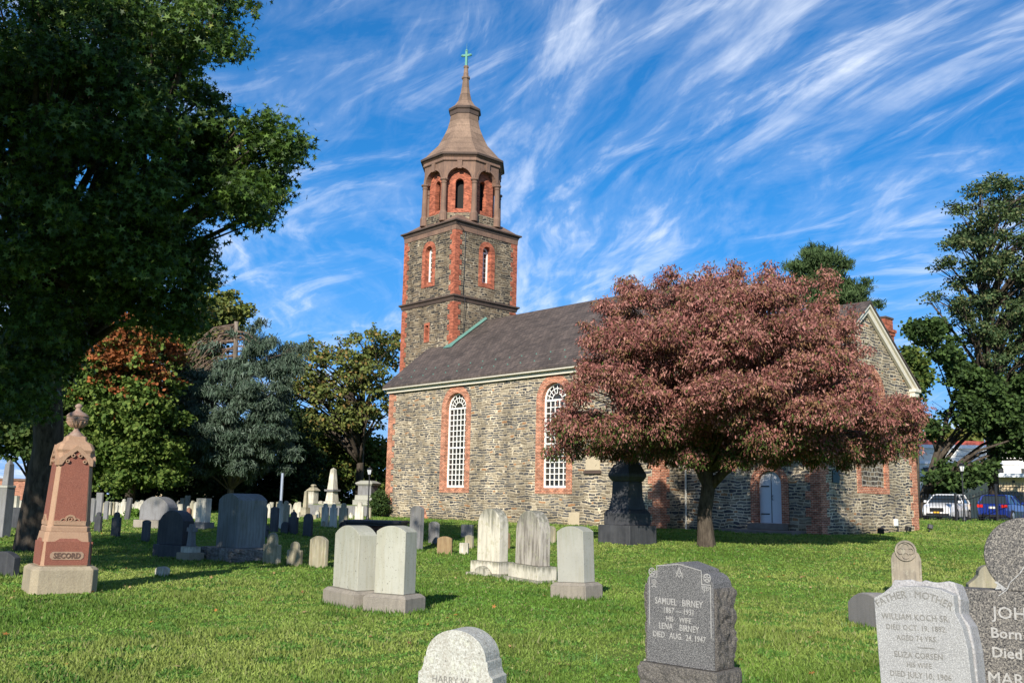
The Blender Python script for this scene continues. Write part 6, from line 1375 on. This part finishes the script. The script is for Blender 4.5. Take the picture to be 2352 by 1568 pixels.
MB().box(-14, 3.2, 0, 8, -1, Z(1103)).build('wall', brick('far_brick', (.42, .17, .11), (.36, .14, .09), (.45, .33, .26)), o); MB().box(-14.1, 3.3, -.1, 8.1, Z(1103) + .002, Z(1098)).build('coping', M_BROWN, o)
MB().box(-2.5, -.5, -.05, -.001, Z(1150), Z(1120)).build('window', M_GLASS, o)
p = at(455, 1140, 92); o = empty('tan_house', (p.x, p.y, .4), rad(6), 'tan house wall glimpsed under the spruce', 'building'); c = Vector(o.location); Z = lambda y: zat(c, y) - c.z
MB().box(-4, 4, 0, 8, -1, Z(1085)).build('wall', M_STUC, o); MB().add([(-4.4, -.4, Z(1085)), (4.4, -.4, Z(1085)), (4.4, 4, Z(1045)), (-4.4, 4, Z(1045)), (4.4, 8.4, Z(1085)), (-4.4, 8.4, Z(1085))], [(0, 1, 2, 3), (3, 2, 4, 5), (0, 3, 5), (1, 4, 2)]).build('roof', M_SLATE, o)
MB().box(-2.5, -1.4, -.05, -.001, Z(1120), Z(1102)).build('window', M_GLASS, o)
# car park surface
pk_ = MB(); P = [fpt(2098), fpt(2440), at(2440, 1172, 72), at(2085, 1172, 72)]
pk_.add([(q.x, q.y + (.4 if i < 2 else 0), H(q.x, q.y) + .012) for i, q in enumerate(P)], [(0, 1, 2, 3)]); tag(pk_.build('road', plain('asphalt', (.055, .055, .056), .9, 0, .2, 2)), kind='structure')

# ------------------------------------------------------------------ grass, weeds, fallen leaves
def grass():
    N = 620000; u = RS.rand(N); near, far = 3.6, 66.
    d = near * (far / near) ** (u ** .92); hw_ = .60 * d; x = (RS.rand(N) * 2 - 1) * hw_
    Hh = np.vectorize(H)
    z = Hh(x, d)
    patch = np.sin(x * 2.1 + np.sin(d * 1.3) * 2) * np.sin(d * 1.7 + np.sin(x * .9) * 2) * .5 + .5
    big0 = np.clip(.5 + .5 * np.sin(x * 1.9 + 2.1 * np.sin(d * .9)) * np.sin(d * 1.5 + 1.3 * np.sin(x * 1.3)), 0, 1)
    clov = (np.sin(x * 5.3 + 2 * np.sin(d * 2.2)) * np.sin(d * 4.1 + 1.5 * np.sin(x * 3.1)) > .25) & (RS.rand(N) < .8)
    h_ = (.020 + .034 * RS.rand(N)) * (.65 + .7 * big0) * (1 + .012 * d) * (.75 + .5 * patch); h_ = np.where(RS.rand(N) < .012, h_ * 2.0, h_)
    ad = np.stack([RS.normal(size=N) * .45, RS.normal(size=N) * .45, np.ones(N)], 1)
    nr = RS.normal(size=(N, 3)); nr[:, 2] *= .3
    a_ = unit(ad); b_ = unit(np.cross(a_, nr)); w_ = (.0035 + .0007 * d) * np.where(clov, 2.6, 1.); h2 = np.where(clov, h_ * .55, h_)
    C = np.stack([x, d, z - .006], 1)
    V = np.stack([C - b_ * w_[:, None], C + b_ * w_[:, None], C + a_ * h2[:, None] + b_ * (w_ * np.where(clov, 1.2, 0))[:, None]], 1).reshape(-1, 3)
    r = RS.rand(N)[:, None]
    big = np.clip(.5 + .5 * np.sin(x * .55 + 1.7 * np.sin(d * .31)) * np.sin(d * .42 + x * .23 + 1.1) + .25 * (RS.rand(N) - .5), 0, 1)[:, None]
    base = np.where(clov[:, None], np.array([[.08, .18, .035]]), np.array([[.085, .18, .028]]) * (1 - big) + np.array([[.20, .265, .07]]) * big)
    dry = (RS.rand(N) < (.02 + .05 * patch + .06 * big[:, 0]))[:, None]
    base = base * (.88 + .42 * (1 - big0[:, None])) * np.array([[1.08, 1., .9]])
    c_ = np.where(dry, np.array([[.24, .25, .10]]), base) * (.65 + .7 * r)
    o = polymesh('grass', V, 3, M_BLADE, None, c_); tag(o, kind='stuff')
    o['label'] = 'short mown lawn grass with clover over the churchyard'; o['category'] = 'grass'
grass()
FOOT += [(-6.45, 14.3, rad(34), .5, .5)]
for q in bpy.data.objects:
    if q.parent is None and q.get('category') == 'headstone' and q.location.y < 9.5: FOOT.append((q.location.x, q.location.y, q.rotation_euler.z, .38 if q.location.y > 7.5 else .3, .2))
def fringe():
    Cs = []
    for fx_, fy_, yw_, hw_, hd_ in FOOT:
        if fy_ > 32: continue
        n = int(900 * (hw_ + hd_)); side = RS.randint(0, 4, n); u = RS.rand(n) * 2 - 1; o_ = np.abs(RS.normal(size=n)) * .035 + .004
        lx_ = np.where(side < 2, u * hw_, np.where(side == 2, hw_ + o_, -hw_ - o_)); ly_ = np.where(side == 0, -hd_ - o_, np.where(side == 1, hd_ + o_, u * hd_))
        X = fx_ + lx_ * math.cos(yw_) - ly_ * math.sin(yw_); Y = fy_ + lx_ * math.sin(yw_) + ly_ * math.cos(yw_); Cs.append(np.stack([X, Y], 1))
    P = np.concatenate(Cs); N = len(P); d = P[:, 1]; z = np.vectorize(H)(P[:, 0], d); C = np.stack([P[:, 0], d, z - .01], 1)
    ad = np.stack([RS.normal(size=N) * .35, RS.normal(size=N) * .35, np.ones(N)], 1); a_ = unit(ad); nr = RS.normal(size=(N, 3)); b_ = unit(np.cross(a_, nr))
    h_ = (.03 + .09 * RS.rand(N) ** 1.6); w_ = .004 + .0006 * d
    V = np.stack([C - b_ * w_[:, None], C + b_ * w_[:, None], C + a_ * h_[:, None]], 1).reshape(-1, 3)
    o = polymesh('grass_fringe', V, 3, M_BLADE, None, np.array([[.09, .17, .03]]) * (.6 + .8 * RS.rand(N)[:, None])); tag(o, 'longer untrimmed grass around the feet of the stones', 'grass', kind='stuff')
fringe()
def litter():
    N = 620; d = 4 + 30 * RS.rand(N) ** .8; x = (RS.rand(N) * 2 - 1) * .58 * d; z = np.vectorize(H)(x, d) + .035
    C = np.stack([x, d, z], 1); nr = unit(RS.normal(size=(N, 3)) * .4 + np.array([0, 0, 1])); ad = unit(RS.normal(size=(N, 3)) * np.array([1, 1, .3]))
    V, k = leaves(C, .03 + .06 * RS.rand(N), 'star', ad, nr)
    P = np.array([(.42, .17, .05), (.34, .22, .10), (.45, .32, .16), (.25, .12, .06)])
    o = polymesh('fallen_leaves', V, k, M_LEAFD, None, P[RS.randint(0, 4, N)]); tag(o, 'tan and orange fallen leaves scattered over the lawn', 'fallen leaves', kind='stuff')
litter()
def weed(label, x, y, n, h0, h1, sp, seed, col=(.07, .15, .03), seeds=False):
    r = random.Random(seed); b = G(x, y); o = empty('weed', b, 0, label, 'weed'); mb = MB(); sd_ = MB()
    for i in range(n):
        t_ = r.uniform(0, 2 * math.pi); q = Vector((r.uniform(-sp, sp), r.uniform(-sp * .5, sp * .5), -.01)); L = r.uniform(h0, h1); d = Vector((math.cos(t_), math.sin(t_), 0)) * L * r.uniform(.15, .55)
        w_ = r.uniform(.003, .006); sdv = Vector((-math.sin(t_), math.cos(t_), 0)) * w_; P = [q, q + d * .25 + Vector((0, 0, L * .55)), q + d + Vector((0, 0, L * r.uniform(.6, 1)))]
        mb.add([P[0] - sdv, P[0] + sdv, P[1] + sdv, P[1] - sdv, P[2]], [(0, 1, 2, 3), (3, 2, 4)])
        if seeds and i % 2: sd_.lathe([(.003, P[2].z - .02), (.008, P[2].z), (.002, P[2].z + .02)], 5, (P[2].x, P[2].y))
    mb.build('blade', plain('weed_green', col, .6), o)
    if seeds: sd_.build('seed_head', plain('seed_brown', (.06, .04, .03), .8), o)
weed('tall grass stems with dark seed heads before the low granite stone', 2015, 1440, 16, .12, .30, .10, 1, seeds=True)
weed('dark weed tuft at the left foot of the low granite stone', 1936, 1440, 14, .05, .13, .07, 2)
weed('long grass blades at the foot of the light granite headstone', 2150, 1640, 14, .2, .5, .15, 3)
weed('leafy weeds between the two matching grey slabs', 838, 1392, 40, .05, .12, .16, 4)
weed('weeds around the right foot of the dark granite headstone', 1690, 1572, 30, .08, .2, .10, 5)
weed('taller grass tuft on the lawn right of the centre stone', 1330, 1520, 26, .08, .17, .2, 6)
weed('grass tuft at the front corner of the right matching slab', 975, 1408, 26, .05, .12, .1, 7)
